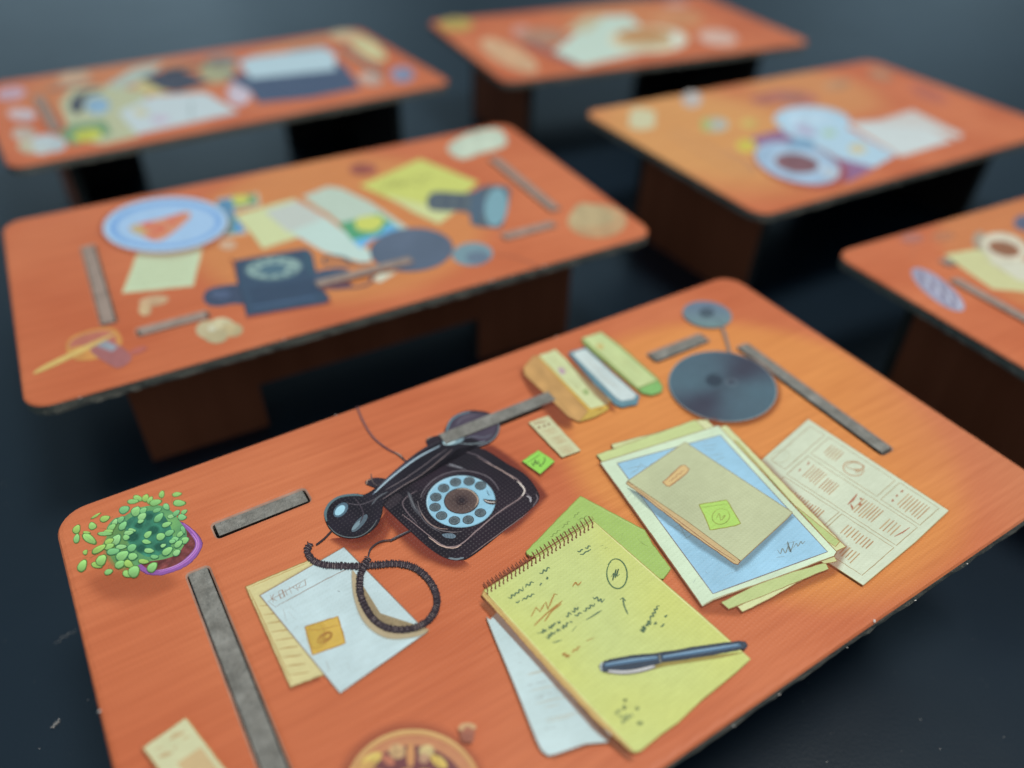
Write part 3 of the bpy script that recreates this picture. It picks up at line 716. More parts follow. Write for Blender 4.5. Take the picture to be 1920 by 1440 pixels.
a.line(Z4(195, 1065, 205, 1085, 218, 1050, 228, 1075, 242, 1048), 1.6, (74, 84, 52), smooth=True); a.line(Z4(245, 1065, 250, 1090, 280, 1050, 270, 1030), 1.5, (74, 84, 52), smooth=True)
a.done()

# ---- newspaper
a = Art(A, 'newspaper_picture', 15)
NP = [(1105, 78), (1805, 535), (1640, 690), (1378, 908), (678, 451)]
a.soft(Z5([c for p in NP for c in p]), 7, (170, 96, 60), .4, smooth=False)
a.grad(Z5([c for p in NP for c in p]), a.mot((210, 219, 196), .02, .01), 6, out=(186, 176, 130), ow=1)
def N(s_, t_): return Z5(1105 + 700 * s_ - 427 * t_, 78 + 457 * s_ + 373 * t_)[0]
NC = (172, 152, 114)
for (s0, t0, s1, t1) in ((.04,.04,.14,.5),(.17,.035,.64,.25),(.67,.03,.95,.255),(.17,.285,.95,.53),(.17,.56,.56,.93),(.58,.56,.95,.93)):
    a.line([N(s0, t0), N(s1, t0), N(s1, t1), N(s0, t1), N(s0, t0)], 1.1, NC, wob=.4, taper=0)
for (s0, s1, t0, t1, st) in ((.76,.92,.06,.23,.021),(.24,.34,.32,.48,.018),(.36,.44,.34,.5,.018),(.60,.74,.32,.5,.019),(.80,.88,.34,.5,.024),(.66,.84,.60,.72,.022),(.64,.86,.77,.9,.022),(.24,.5,.62,.74,.018),(.24,.5,.78,.9,.018),(.22,.32,.07,.2,.02)):
    s_ = s0
    while s_ < s1:
        a.line([N(s_, t0 + a.rnd.uniform(0, .015)), N(s_ + .004, t1 - a.rnd.uniform(0, .03))], 1.9, lerp((192, 166, 126), (180, 142, 106), a.rnd.random()), wob=.25, taper=.2); s_ += st
for (s0, t0, s1, t1, wv) in ((.55,.33,.56,.46,4.4),(.58,.34,.59,.36,6),(.60,.38,.61,.41,6),(.57,.44,.6,.47,5),(.92,.32,.90,.47,3),(.715,.07,.72,.1,3.6),(.715,.13,.72,.16,3.6),(.72,.19,.725,.22,3.8),(.20,.32,.21,.36,3),(.20,.42,.205,.45,3)):
    a.line([N(s0, t0), N((s0 + s1) / 2 + .004, (t0 + t1) / 2), N(s1, t1)], wv, (178, 122, 96), wob=.5)
cx, cy = Z5(1330, 325)[0]
a.loop(cx, cy, 20, 13, -10, 1.4, (194, 142, 98)); a.line([(cx - 16, cy - 4), (cx, cy - 12), (cx + 20, cy - 4), (cx + 6, cy + 3), (cx - 16, cy - 4)], 1.4, (186, 132, 90), smooth=True)
for k in range(7): a.line([(cx + 2 + k * 2.2, cy - 1 + k * .4), (cx + 6 + k * 1.8, cy + 9 - k * .6)], 1.5, (200, 150, 104))
a.loop(*Z5(965, 265)[0], 18, 11, 15, .9, (196, 196, 164))
a.done()

# ---- pile of papers with the tan folder
a = Art(A, 'paper_pile_picture', 16)
a.soft(Z5(60, 300, 580, 1040, 760, 1050, 1240, 850, 1300, 720, 900, 300, 640, 80), 9, (160, 84, 54), .45, smooth=False)
a.poly(Z5(122, 204, 330, 150, 520, 96, 600, 80, 645, 130, 300, 320, 130, 222), (208, 214, 160), out=BR, ow=1)
a.poly(Z5(520, 100, 560, 82, 598, 84, 640, 122, 560, 140), (216, 220, 172), out=(160, 140, 90), ow=.9)
a.poly(Z5(48, 256, 540, 82, 600, 140, 80, 300), (200, 213, 150), out=(140, 108, 70), ow=1)
a.poly(Z5(640, 130, 690, 108, 706, 118, 1290, 716, 1240, 742, 1100, 700), (212, 218, 166), out=(170, 128, 78), ow=1.2)
a.poly(Z5(735, 186, 752, 190, 1000, 480, 1262, 690, 1240, 716, 1200, 690), (186, 202, 134), out=(170, 124, 72), ow=1.1)
a.poly(Z5(750, 1015, 776, 1042, 900, 982, 1108, 862, 1060, 860), (216, 222, 168), out=(160, 120, 76), ow=1)
a.poly(Z5(670, 994, 706, 1028, 860, 970, 1206, 826, 1190, 796, 900, 880), (192, 206, 142), out=(150, 116, 70), ow=1)
a.poly(Z5(1180, 800, 1248, 790, 1232, 765, 1150, 780), (204, 206, 150), out=(160, 120, 76), ow=1)
a.grad(Z5(65, 296, 655, 110, 1246, 742, 1232, 765, 632, 984, 575, 1015), a.mot((212, 231, 203), .03, .01), 7, out=(142, 104, 72), ow=1.3)
a.line(Z5(575, 1008, 630, 978, 960, 866, 1232, 762), 1.3, (170, 150, 110), wob=.4); a.line(Z5(70, 300, 570, 1006), 1.6, (140, 96, 66), wob=.3)
a.grad(Z5(150, 300, 665, 158, 1200, 742, 628, 952), a.mot((160, 205, 232), .04, .01), 7, out=(132, 124, 124), ow=1.5)
for q in ((200,330,240,318,300,312),(215,350,260,330),(250,330,270,300,300,330,330,290),(560,195,630,185),(570,215,650,205),(590,232,640,228),(610,262,680,250),(640,285,690,268),
          (400,600,470,640),(430,620,490,600,470,650,540,640),(480,680,560,640),(440,560,500,680),(590,842,600,850),(200,470,230,440,240,480),(530,900,540,880)):
    a.line(Z5(*q), 1.0, (140, 156, 160), wob=.5)
a.line(Z5(950, 730, 965, 752, 975, 725, 990, 748, 1005, 715, 1018, 745, 1000, 690, 1012, 742, 1030, 700, 1025, 690), 1.5, (132, 148, 150), smooth=True); a.line(Z5(985, 705, 1040, 690), 1.2, (132, 148, 150)); a.line(Z5(1030, 722, 1045, 700, 1052, 715, 1068, 690, 1074, 702, 1088, 688), 1.3, (132, 148, 150), smooth=True)
a.line(Z5(945, 770, 985, 765), 1.1, (130, 140, 140)); a.line(Z5(690, 860, 760, 830), .8, (150, 170, 180))
a.done()
a = Art(A, 'folder_picture', 17)
a.soft(Z5(200, 420, 300, 520, 560, 720, 745, 835, 800, 800, 1030, 570, 1000, 540, 740, 760), 7, (122, 142, 150), .5, smooth=False)
a.poly(Z5(200, 390, 195, 402, 262, 450, 500, 636, 732, 800, 752, 806, 766, 790, 500, 560), (204, 178, 132), out=(124, 84, 60), ow=1.3)
a.grad(Z5(203, 388, 490, 193, 1026, 546, 1000, 575, 768, 788, 500, 590, 262, 428), a.mot((192, 198, 160), .03, .01), 6, out=(146, 122, 84), ow=1.2)
a.line(Z5(215, 402, 400, 545, 640, 725, 742, 790), 1.2, (150, 100, 74), wob=.3)
a.poly(Z5(378, 396, 468, 312, 490, 310, 510, 328, 498, 350, 412, 416, 398, 412), (218, 188, 132), out=(168, 112, 76), ow=1.6)
a.squig(Z5(408, 390)[0], Z5(486, 335)[0], 2, 7, 1.2, (176, 124, 88), 0)
a.poly(Z5(560, 506, 696, 482, 768, 600, 740, 612, 615, 634), (178, 216, 110), out=(150, 148, 66), ow=1.5)
a.line(Z5(566, 522, 704, 502), 1.3, (150, 176, 84), wob=.3); a.loop(*Z5(668, 566)[0], 17, 14, 20, 1.1, (160, 180, 90), 1.7); a.line(Z5(645, 575, 660, 550, 668, 585, 690, 560, 670, 572), 1.2, (150, 160, 84), smooth=True)
a.done()

# ---- green card, white sheet, notepad, pen
a = Art(A, 'green_card_picture', 18)
a.poly(Z3(575, 38, 908, 214, 950, 290, 1045, 415, 1005, 468, 640, 420, 300, 345, 295, 325), (166, 196, 108), out=(140, 150, 70), ow=1.2)
for (x0, y0, x1, y1) in ((420,252,470,215),(480,205,520,170),(540,150,570,122),(440,270,500,222),(560,165,610,140),(500,225,560,190)): a.squig(Z3(x0, y0)[0], Z3(x1, y1)[0], 1.6, 5, 1.1, (116, 136, 72))
for q in ((778,240,795,232,790,250),(870,260,900,285),(880,275,925,300),(640,100,650,110)): a.line(Z3(*q), 1.0, (136, 158, 86), wob=.4)
a.line(Z3(600, 60, 905, 222), 1.2, (186, 206, 130), wob=.4)
a.done()
a = Art(A, 'white_sheet_picture', 19)
a.soft(Z3(100, 700, 350, 1330, 440, 1395, 740, 1290, 500, 1100), 6, (150, 84, 62), .4, smooth=False)
a.grad(catmull(Z3(97, 690, 110, 680, 185, 655, 470, 900, 735, 1275, 600, 1325, 432, 1382, 395, 1374, 355, 1320, 230, 1010), 3, True), a.mot((196, 217, 220), .03, .01), 6, out=(176, 160, 146), ow=1)
for (x0, y0, x1) in ((292,972,418),(300,962,400),(320,1050,470),(340,1118,530),(395,1200,580),(400,1212,540),(385,1138,470)):
    a.line(Z3(x0, y0, (x0 + x1) / 2, y0 - (x1 - x0) * .12, x1, y0 - (x1 - x0) * .22), 1.1, (188, 186, 170), wob=.5)
for (x0, y0, x1, y1) in ((300,1020,400,1000),(360,1080,460,1050),(345,1090,380,1085),(395,1248,450,1240),(440,1040,470,1030)): a.squig(Z3(x0, y0)[0], Z3(x1, y1)[0], 1.4, 7, 1.1, (170, 182, 182), .4)
a.line(Z3(250, 905, 272, 905), 1.4, (176, 188, 188)); a.line(Z3(252, 850, 262, 870), 1.0, (180, 190, 190))
a.done()
a = Art(A, 'notepad_picture', 20)
a.soft(Z3(100, 560, 300, 790, 500, 1040, 700, 1290, 850, 1400, 820, 1400, 640, 1250, 380, 950, 60, 600), 9, (140, 88, 60), .6, smooth=False)
a.poly(Z3(72, 528, 64, 552, 180, 680, 400, 930, 640, 1190, 836, 1366, 862, 1374, 860, 1350), (206, 178, 112), out=(168, 118, 70), ow=1.2)
a.line(Z3(72, 540, 300, 800, 560, 1090, 845, 1366), 1.0, (176, 130, 78), wob=.3)
PAD = Z3(76, 528, 645, 170, 1000, 480, 1200, 655, 1456, 885, 1380, 955, 1200, 1100, 1080, 1215, 1000, 1270, 885, 1362, 855, 1368)
a.grad(PAD, a.mot((206, 212, 124), .0, .008, (200, 211, 138)), 9, out=(172, 160, 86), ow=1.1)
a.line(Z3(82, 532, 400, 880, 640, 1140, 852, 1358), 2.4, (216, 222, 150), wob=.3)
a.line(Z3(650, 178, 1000, 488, 1200, 662, 1446, 882), 1.8, (226, 226, 158), wob=.3)
a.line(Z3(78, 512, 640, 160), 1.6, (140, 82, 56), wob=.5)
for k in range(27):
    f_ = k / 26; x0, y0 = 88 + (632 - 88) * f_, 520 + (176 - 520) * f_
    a.line(Z3(x0 + 2, y0 + 26, x0 + 6, y0 + 6, x0 - 6, y0 - 18, x0 - 16, y0 - 34), 1.9, (118, 66, 48), smooth=True, wob=.3)
    a.line(Z3(x0 + 12, y0 - 14, x0 + 2, y0 - 30), 1.2, (150, 92, 62), wob=.2)
    a.poly(Z3([c for p in ellipse(x0 + 6, y0 + 26, 5, 5, 0, 8) for c in p]), (116, 74, 52))
INKD = (92, 118, 92)
for (x0, y0, x1, y1, am, n) in ((205,572,328,482,3.0,13),(366,440,426,405,2.6,6),(240,596,338,546,2.2,9),(362,502,378,494,1.2,3),(398,470,410,464,1.2,3),
                            (372,748,470,690,3.2,14),(500,664,576,612,2.8,9),(400,776,530,690,3.2,17),(548,662,650,600,2.8,10),(640,570,698,582,4,6),(562,330,628,296,2.4,7),(575,345,630,318,1.0,4),
                            (890,742,935,690,4.5,13),(930,690,980,604,3.2,9),(955,706,972,694,1.5,4),(992,716,1010,704,1.2,3),(1010,664,1026,660,2,3)):
    a.squig(Z3(x0, y0)[0], Z3(x1, y1)[0], am, n, 1.9, INKD, .1)
for q in ((430,802,480,786),(532,742,556,714),(605,682,640,662,686,632),(352,752,374,748)): a.line(Z3(*q), 1.8, INKD, wob=.3)
BRI = (176, 130, 66)
a.line(Z3(320, 668, 346, 618, 366, 640, 396, 588, 408, 628, 440, 548, 456, 552), 2.2, BRI, wob=.3); a.line(Z3(335, 713, 400, 650, 482, 584), 2.4, BRI, smooth=True); a.line(Z3(390, 692, 425, 640, 478, 598), 2.0, BRI, smooth=True)
a.line(Z3(535, 510, 550, 488, 562, 502, 580, 484), 1.8, BRI, smooth=True); a.squig(Z3(480, 860)[0], Z3(520, 870)[0], 4, 6, 1.8, BRI, 0); a.squig(Z3(530, 850)[0], Z3(572, 820)[0], 1.8, 5, 1.7, BRI, 0); a.line(Z3(605, 792, 645, 774), 1.7, BRI, wob=.3)
a.loop(*Z3(765, 443)[0], 19.5, 27, 8, 1.8, (84, 116, 84), 1.08, 3.9)
a.line(Z3(735, 460, 748, 440, 742, 478, 760, 420, 755, 465, 772, 418, 765, 455, 778, 445), 1.2, (84, 110, 84), smooth=True)
a.line(Z3(822, 655, 803, 612, 795, 572), 1.8, INKD, smooth=True); a.line(Z3(780, 576, 795, 568, 808, 582, 792, 586), 1.8, INKD)
for (x0, y0, x1, y1) in ((755,1165,790,1150),(770,1185,850,1180),(785,1215,820,1190),(870,1220,895,1215),(795,1135,810,1138),(860,1142,878,1140),(800,1100,812,1098)): a.squig(Z3(x0, y0)[0], Z3(x1, y1)[0], 3.4, 7, 1.8, (150, 164, 108), .1)
for (x0, y0) in ((680, 300), (700, 312)): a.line(Z3(x0, y0, x0 + 16, y0 - 6), 1, (160, 172, 108))
a.done()
a = Art(A, 'pen_picture', 21)
a.soft(Z3(700, 965, 900, 955, 1000, 925, 1300, 880, 1430, 850, 1300, 862, 1000, 905, 760, 960), 6, (168, 150, 84), .8, smooth=False)
a.poly(Z3(672, 922, 690, 904, 730, 888, 850, 868, 975, 856, 1100, 836, 1250, 810, 1400, 794, 1428, 798, 1440, 816, 1430, 830, 1250, 866, 1000, 903, 930, 925, 800, 950, 700, 954, 680, 945), (58, 70, 86), out=(52, 54, 64), ow=1.4)
a.line(Z3(700, 920, 850, 895, 975, 880), 6.2, (84, 116, 146), taper=.3); a.line(Z3(1000, 878, 1200, 846, 1405, 814), 6.4, (84, 116, 146), taper=.3)
a.line(Z3(705, 912, 850, 888, 970, 874), 2.4, (142, 178, 208), taper=.4); a.line(Z3(1005, 872, 1200, 840, 1390, 810), 2.6, (142, 178, 208), taper=.4)
a.line(Z3(700, 896, 850, 872, 980, 860), 2.2, (66, 80, 84)); a.line(Z3(1005, 858, 1200, 826, 1400, 800), 2.0, (70, 86, 96))
a.line(Z3(984, 862, 990, 906), 3.2, (150, 150, 140)); a.line(Z3(980, 868, 984, 900), 1.4, (90, 96, 96))
a.line(Z3(690, 902, 680, 925, 686, 948), 3.0, (176, 186, 190), smooth=True)
a.line(Z3(716, 952, 800, 958, 880, 948, 962, 926), 6.4, (120, 116, 112), smooth=True, taper=.3); a.line(Z3(720, 948, 800, 953, 880, 943, 958, 922), 4.2, (206, 206, 208), smooth=True, taper=.4)
a.done()

# ---- lower edge: coupon, cork, bowl of nuts
a = Art(A, 'coupon_picture', 22)
a.soft(Z7(70, 610, 290, 455, 700, 990, 400, 1100), 6, (160, 84, 60), .5, smooth=False)
a.poly(Z7(80, 604, 270, 470, 290, 455, 302, 462, 700, 985, 470, 1130), (208, 208, 168), out=(190, 140, 84), ow=1.4)
for (x0, y0, x1, y1, w_) in ((215,560,290,520,6),(280,560,312,548,6),(140,612,180,600,5),(160,645,225,630,7),(235,610,250,600,7),(220,540,260,522,5)): a.line(Z7(x0, y0, x1, y1), w_, (196, 172, 130), wob=.9)
a.poly(Z7(250, 680, 370, 600, 470, 730, 350, 810), (204, 178, 134))
a.done()
a = Art(A, 'cork_picture', 23)
a.poly(ZB6(1664, 330, 1672, 290, 1710, 262, 1780, 252, 1850, 270, 1876, 310, 1860, 360, 1840, 470, 1780, 492, 1700, 470, 1680, 380), (168, 104, 82), smooth=True)
a.poly(ZB6(1664, 330, 1672, 290, 1710, 262, 1780, 252, 1850, 270, 1878, 312, 1830, 330, 1790, 300, 1740, 312, 1710, 350), (202, 162, 118), smooth=True)
for k in range(6): a.line(ZB6(1690, 370 + k * 18, 1760, 384 + k * 18, 1846, 368 + k * 18), 1.1, (142, 88, 76), wob=.4)
a.done()
a = Art(A, 'bowl_of_nuts_picture', 24)
a.soft(ellipse(772, 1492, 136, 130, 0, 14), 16, (176, 96, 70), .6)
a.poly(ellipse(776, 1496, 131, 125.5, 0, 60), (204, 156, 100), out=(168, 92, 60), ow=2)
a.line([p for p in ellipse(776, 1496, 128, 122, 0, 60)[34:56]], 3, (214, 178, 118), smooth=True)
a.poly(ellipse(776, 1498, 122, 116, 0, 60), (196, 134, 96)); a.line([p for p in ellipse(776, 1498, 121, 114, 0, 60)[33:57]], 2, (186, 116, 88), smooth=True)
a.poly(ellipse(774, 1506, 107, 104, 0, 60), (116, 66, 70))
for (x, y, l, w_, an, c_) in ((615,700,150,70,32,(206,178,96)),(930,595,100,90,0,(196,160,116)),(1090,640,50,150,0,(204,146,96)),(1280,590,95,75,10,(202,180,128)),(1250,680,60,60,0,(192,150,120)),(1430,720,120,60,-38,(206,176,92)),(820,700,90,50,-30,(186,116,92)),(560,780,120,60,20,(204,160,96)),(700,900,140,80,0,(206,170,100)),(1000,900,140,80,30,(200,150,96)),(1300,900,140,80,-20,(206,170,100)),(800,1100,200,100,0,(190,140,90)),(1200,1100,200,100,20,(206,170,100))):
    a.grad(ZB6([c for p in ellipse(x, y, l, w_, an, 20) for c in p]), a.mot(c_, .08, .1), 3)
a.line(ZB6(560, 680, 640, 640, 700, 650), 2.4, (220, 200, 120), smooth=True); a.line(ZB6(1400, 660, 1460, 700, 1500, 760), 2.4, (220, 196, 112), smooth=True)
a.done()

# ================================================================= the desks behind (all out of focus)
Y1 = View(0, 360, 2.6667); Y2 = View(600, 200, 2.6662); Y3 = View(370, 320, 4.5714)
def el(v, x, y, a_, b_, an=0, n=26): return v([c for p in ellipse(x, y, a_, b_, an, n) for c in p])
# ---- desk B
a = Art(B, 'blue_card_picture', 32)
a.poly(Y3(175, 240, 520, 188, 545, 300, 320, 345, 436, 540, 60, 596), (208, 198, 170)); a.poly(Y3(180, 250, 505, 205, 520, 285, 300, 330, 415, 525, 70, 580), (92, 142, 178))
a.poly(Y3(300, 215, 500, 200, 510, 280, 320, 320), (128, 160, 110)); a.poly(el(Y3, 370, 250, 75, 40, 5), (204, 206, 104)); a.poly(Y3(230, 400, 320, 400, 360, 530, 110, 560), (100, 158, 156)); a.poly(Y3(330, 420, 400, 500, 400, 525, 310, 520), (96, 154, 208))
a.done()
a = Art(B, 'cream_paper_picture', 33)
a.poly(Y3(318, 385, 620, 295, 840, 235, 900, 560, 560, 672, 480, 560), (210, 218, 168), out=(190, 160, 110), ow=1.5)
a.done()
a = Art(B, 'white_letters_picture', 34)
a.poly(Y3(575, 350, 850, 258, 1130, 420, 1490, 700, 1490, 780, 1400, 785, 1080, 695, 850, 560), (196, 220, 214))
a.poly(Y3(575, 350, 850, 258, 1110, 400, 860, 500, 780, 530), (196, 204, 198))
a.poly(Y3(900, 222, 1120, 135, 1230, 150, 1480, 268, 1830, 505, 1700, 540, 1230, 450), (190, 208, 194)); a.line(Y3(880, 270, 1100, 350, 1230, 460), 3, (178, 168, 150), wob=.5)
a.poly(Y3(1212, 455, 1560, 365, 1735, 500, 1500, 590, 1400, 665, 1330, 600), (88, 164, 122)); a.poly(Y3(1330, 595, 1560, 540, 1640, 450, 1740, 498, 1500, 590, 1400, 668), (108, 182, 232)); a.poly(Y3(1370, 500, 1370, 410, 1540, 385, 1600, 430, 1520, 515), (208, 214, 108), smooth=True)
a.done()
a = Art(B, 'lined_note_picture', 35)
a.poly(Y1(690, 300, 1018, 255, 965, 470, 612, 506), (200, 216, 182), out=(210, 190, 140), ow=1.5)
for k in range(6): a.line(Y1(665 - k * 5, 350 + k * 24, 800 - k * 4, 345 + k * 22, 980 - k * 4, 330 + k * 22), 1.6, (182, 190, 150), wob=.7)
a.done()
a = Art(B, 'pizza_plate_picture', 31)
a.soft(el(Y1, 825, 175, 325, 145, 3, 14), 8, (180, 96, 72), .5)
a.poly(el(Y1, 828, 163, 313, 136, 4, 48), (176, 208, 236)); a.poly(el(Y1, 828, 163, 285, 118, 4, 48), (126, 172, 228)); a.poly(el(Y1, 832, 165, 250, 100, 4, 48), (166, 200, 236))
a.poly(Y1(645, 182, 690, 160, 800, 135, 930, 100, 948, 130, 850, 215, 780, 245, 700, 215), (214, 146, 112), smooth=True)
for (x, y, r) in ((740, 165, 22), (800, 185, 24), (860, 145, 20), (765, 215, 16), (900, 125, 14)): a.poly(el(Y1, x, y, r * 1.3, r * .7), (216, 108, 84))
a.poly(el(Y1, 690, 190, 40, 22, -20), (196, 176, 130))
a.done()
a = Art(B, 'telephone_picture', 36)
a.soft(Y3(320, 790, 300, 760, 440, 1260, 1140, 1140, 1060, 1000), 10, (170, 80, 70), .6, smooth=False)
a.poly(Y3(50, 1090, 90, 1020, 220, 985, 380, 985, 410, 1130, 300, 1145, 180, 1165, 90, 1150), (68, 80, 104), smooth=True); a.soft(el(Y3, 200, 1060, 90, 40), 8, (92, 108, 140), .8)
a.poly(Y3(320, 772, 940, 668, 985, 720, 1010, 850, 1050, 1000, 1135, 1095, 1105, 1132, 425, 1245, 400, 1120, 352, 985), (62, 82, 106), out=(50, 62, 82), ow=2)
a.poly(Y3(940, 672, 985, 720, 1010, 850, 960, 900, 900, 760), (62, 90, 110)); a.poly(Y3(440, 1010, 1000, 930, 1050, 1050, 480, 1150), (58, 76, 100)); a.line(Y3(470, 1170, 1010, 1080), 6, (86, 116, 156))
a.poly(el(Y3, 655, 838, 245, 98, 5), (110, 140, 146)); a.poly(el(Y3, 655, 835, 225, 84, 5), (150, 178, 174)); a.poly(el(Y3, 650, 845, 120, 48, 5), (84, 116, 134))
for k in range(10): a.poly(el(Y3, 655 + 172 * math.cos(k * .6), 838 + 66 * math.sin(k * .6), 30, 13), (96, 124, 134))
a.poly(Y3(1000, 890, 1080, 850, 1250, 835, 1300, 870, 1150, 960, 1040, 990), (72, 88, 112), smooth=True); a.poly(Y3(1040, 1000, 1250, 960, 1330, 970, 1260, 1015, 1100, 1020), (112, 84, 96), smooth=True)
a.line(Y3(1080, 790, 1100, 745, 1180, 735, 1270, 755, 1330, 800, 1480, 795), 7, (66, 78, 90), smooth=True); a.line(Y3(1080, 770, 1110, 800, 1240, 800, 1300, 800), 5, (88, 96, 106), smooth=True)
a.line(Y3(1130, 1010, 1300, 1005, 1420, 990, 1500, 940, 1480, 880), 6, (92, 78, 92), smooth=True)
a.done()
a = Art(B, 'lamp_picture', 37)
a.grad(el(Y2, 458, 716, 206, 108, 3, 40), a.mot((86, 100, 120), .0, .02, (98, 112, 134)), 5, out=(76, 90, 112), ow=1.5)
a.poly(el(Y2, 762, 738, 102, 58, 3), (122, 152, 164)); a.poly(el(Y2, 790, 755, 60, 32, 3), (106, 124, 144)); a.line(Y2(868, 738, 960, 750, 1050, 780, 1088, 797), 2.2, (150, 92, 76), smooth=True)
a.poly(Y2(262, 862, 300, 835, 385, 828, 300, 880), (214, 216, 196))
a.done()
a = Art(B, 'yellow_pad_picture', 38)
a.poly(Y2(200, 395, 500, 262, 790, 378, 700, 460, 590, 585, 470, 520, 300, 440), (206, 212, 116)); a.poly(Y2(320, 440, 560, 500, 680, 520, 595, 588, 470, 530), (210, 216, 156))
for (x0, y0, x1, y1) in ((285, 420, 590, 335), (300, 390, 560, 350), (330, 400, 540, 380)): a.squig(Y2(x0, y0)[0], Y2(x1, y1)[0], 5, 12, 2.2, (158, 160, 86), .1)
a.done()
a = Art(B, 'torch_picture', 39)
a.poly(Y2(560, 430, 735, 432, 830, 396, 925, 398, 950, 430, 915, 590, 865, 606, 760, 590, 735, 530, 552, 515), (88, 100, 112), smooth=True)
for k in range(6): a.line(Y2(600 + k * 36, 436, 590 + k * 36, 512), 4.5, (62, 68, 80) if k % 2 else (118, 128, 122))
a.poly(el(Y2, 880, 502, 58, 98, -8), (126, 168, 182)); a.poly(el(Y2, 785, 500, 34, 85, -8), (84, 104, 124))
a.done()
for nm, sd, shapes in (
    ('white_card_picture', 40, [(Y2(638, 205, 740, 135, 890, 112, 930, 190, 800, 235, 705, 262), (196, 210, 192))]),
    ('crumpled_paper_picture', 41, [(el(Y2, 1385, 572, 148, 84), (194, 158, 118)), (Y2(1290, 490, 1400, 500, 1480, 560, 1380, 600, 1250, 590), (188, 168, 128))]),
    ('coin_picture', 42, [(el(Y2, 215, 314, 70, 30), (158, 88, 76))]),
    ('popcorn_picture', 43, [(el(Y1, 1040, 690, 60, 45), (196, 184, 148)), (el(Y1, 1110, 665, 60, 35), (204, 196, 160)), (el(Y1, 1160, 690, 55, 35), (190, 174, 134)), (el(Y1, 1080, 720, 60, 38), (184, 172, 136)), (el(Y1, 1060, 685, 20, 12), (214, 214, 190))]),
    ('peanut_picture', 44, [(el(Y1, 770, 545, 75, 26, 8), (204, 170, 134)), (el(Y1, 725, 590, 32, 30), (206, 178, 138))]),
    ('wrapper_picture', 45, [(el(Y1, 1140, 266, 42, 24), (208, 172, 144))]),
    ('cup_and_sticks_picture', 46, [(Y1(335, 800, 350, 735, 440, 695, 540, 680, 590, 700, 610, 760, 540, 820, 400, 845), (208, 148, 82)), (Y1(350, 780, 365, 740, 450, 705, 540, 695, 580, 730, 560, 790, 420, 770), (186, 112, 94)),
        (Y1(450, 790, 520, 740, 600, 770, 660, 830, 600, 880, 540, 860), (166, 106, 106)), (Y1(480, 770, 530, 745, 590, 775, 560, 800), (156, 164, 176)), (el(Y1, 690, 795, 50, 16, 20), (184, 104, 92)),
        (Y1(182, 910, 200, 880, 360, 800, 550, 715, 555, 725, 380, 820), (216, 186, 112))])):
    a = Art(B, nm, sd)
    for p, c_ in shapes: a.grad(p, a.mot(c_, .05, .05), 3, smooth=len(p) > 4)
    a.done()

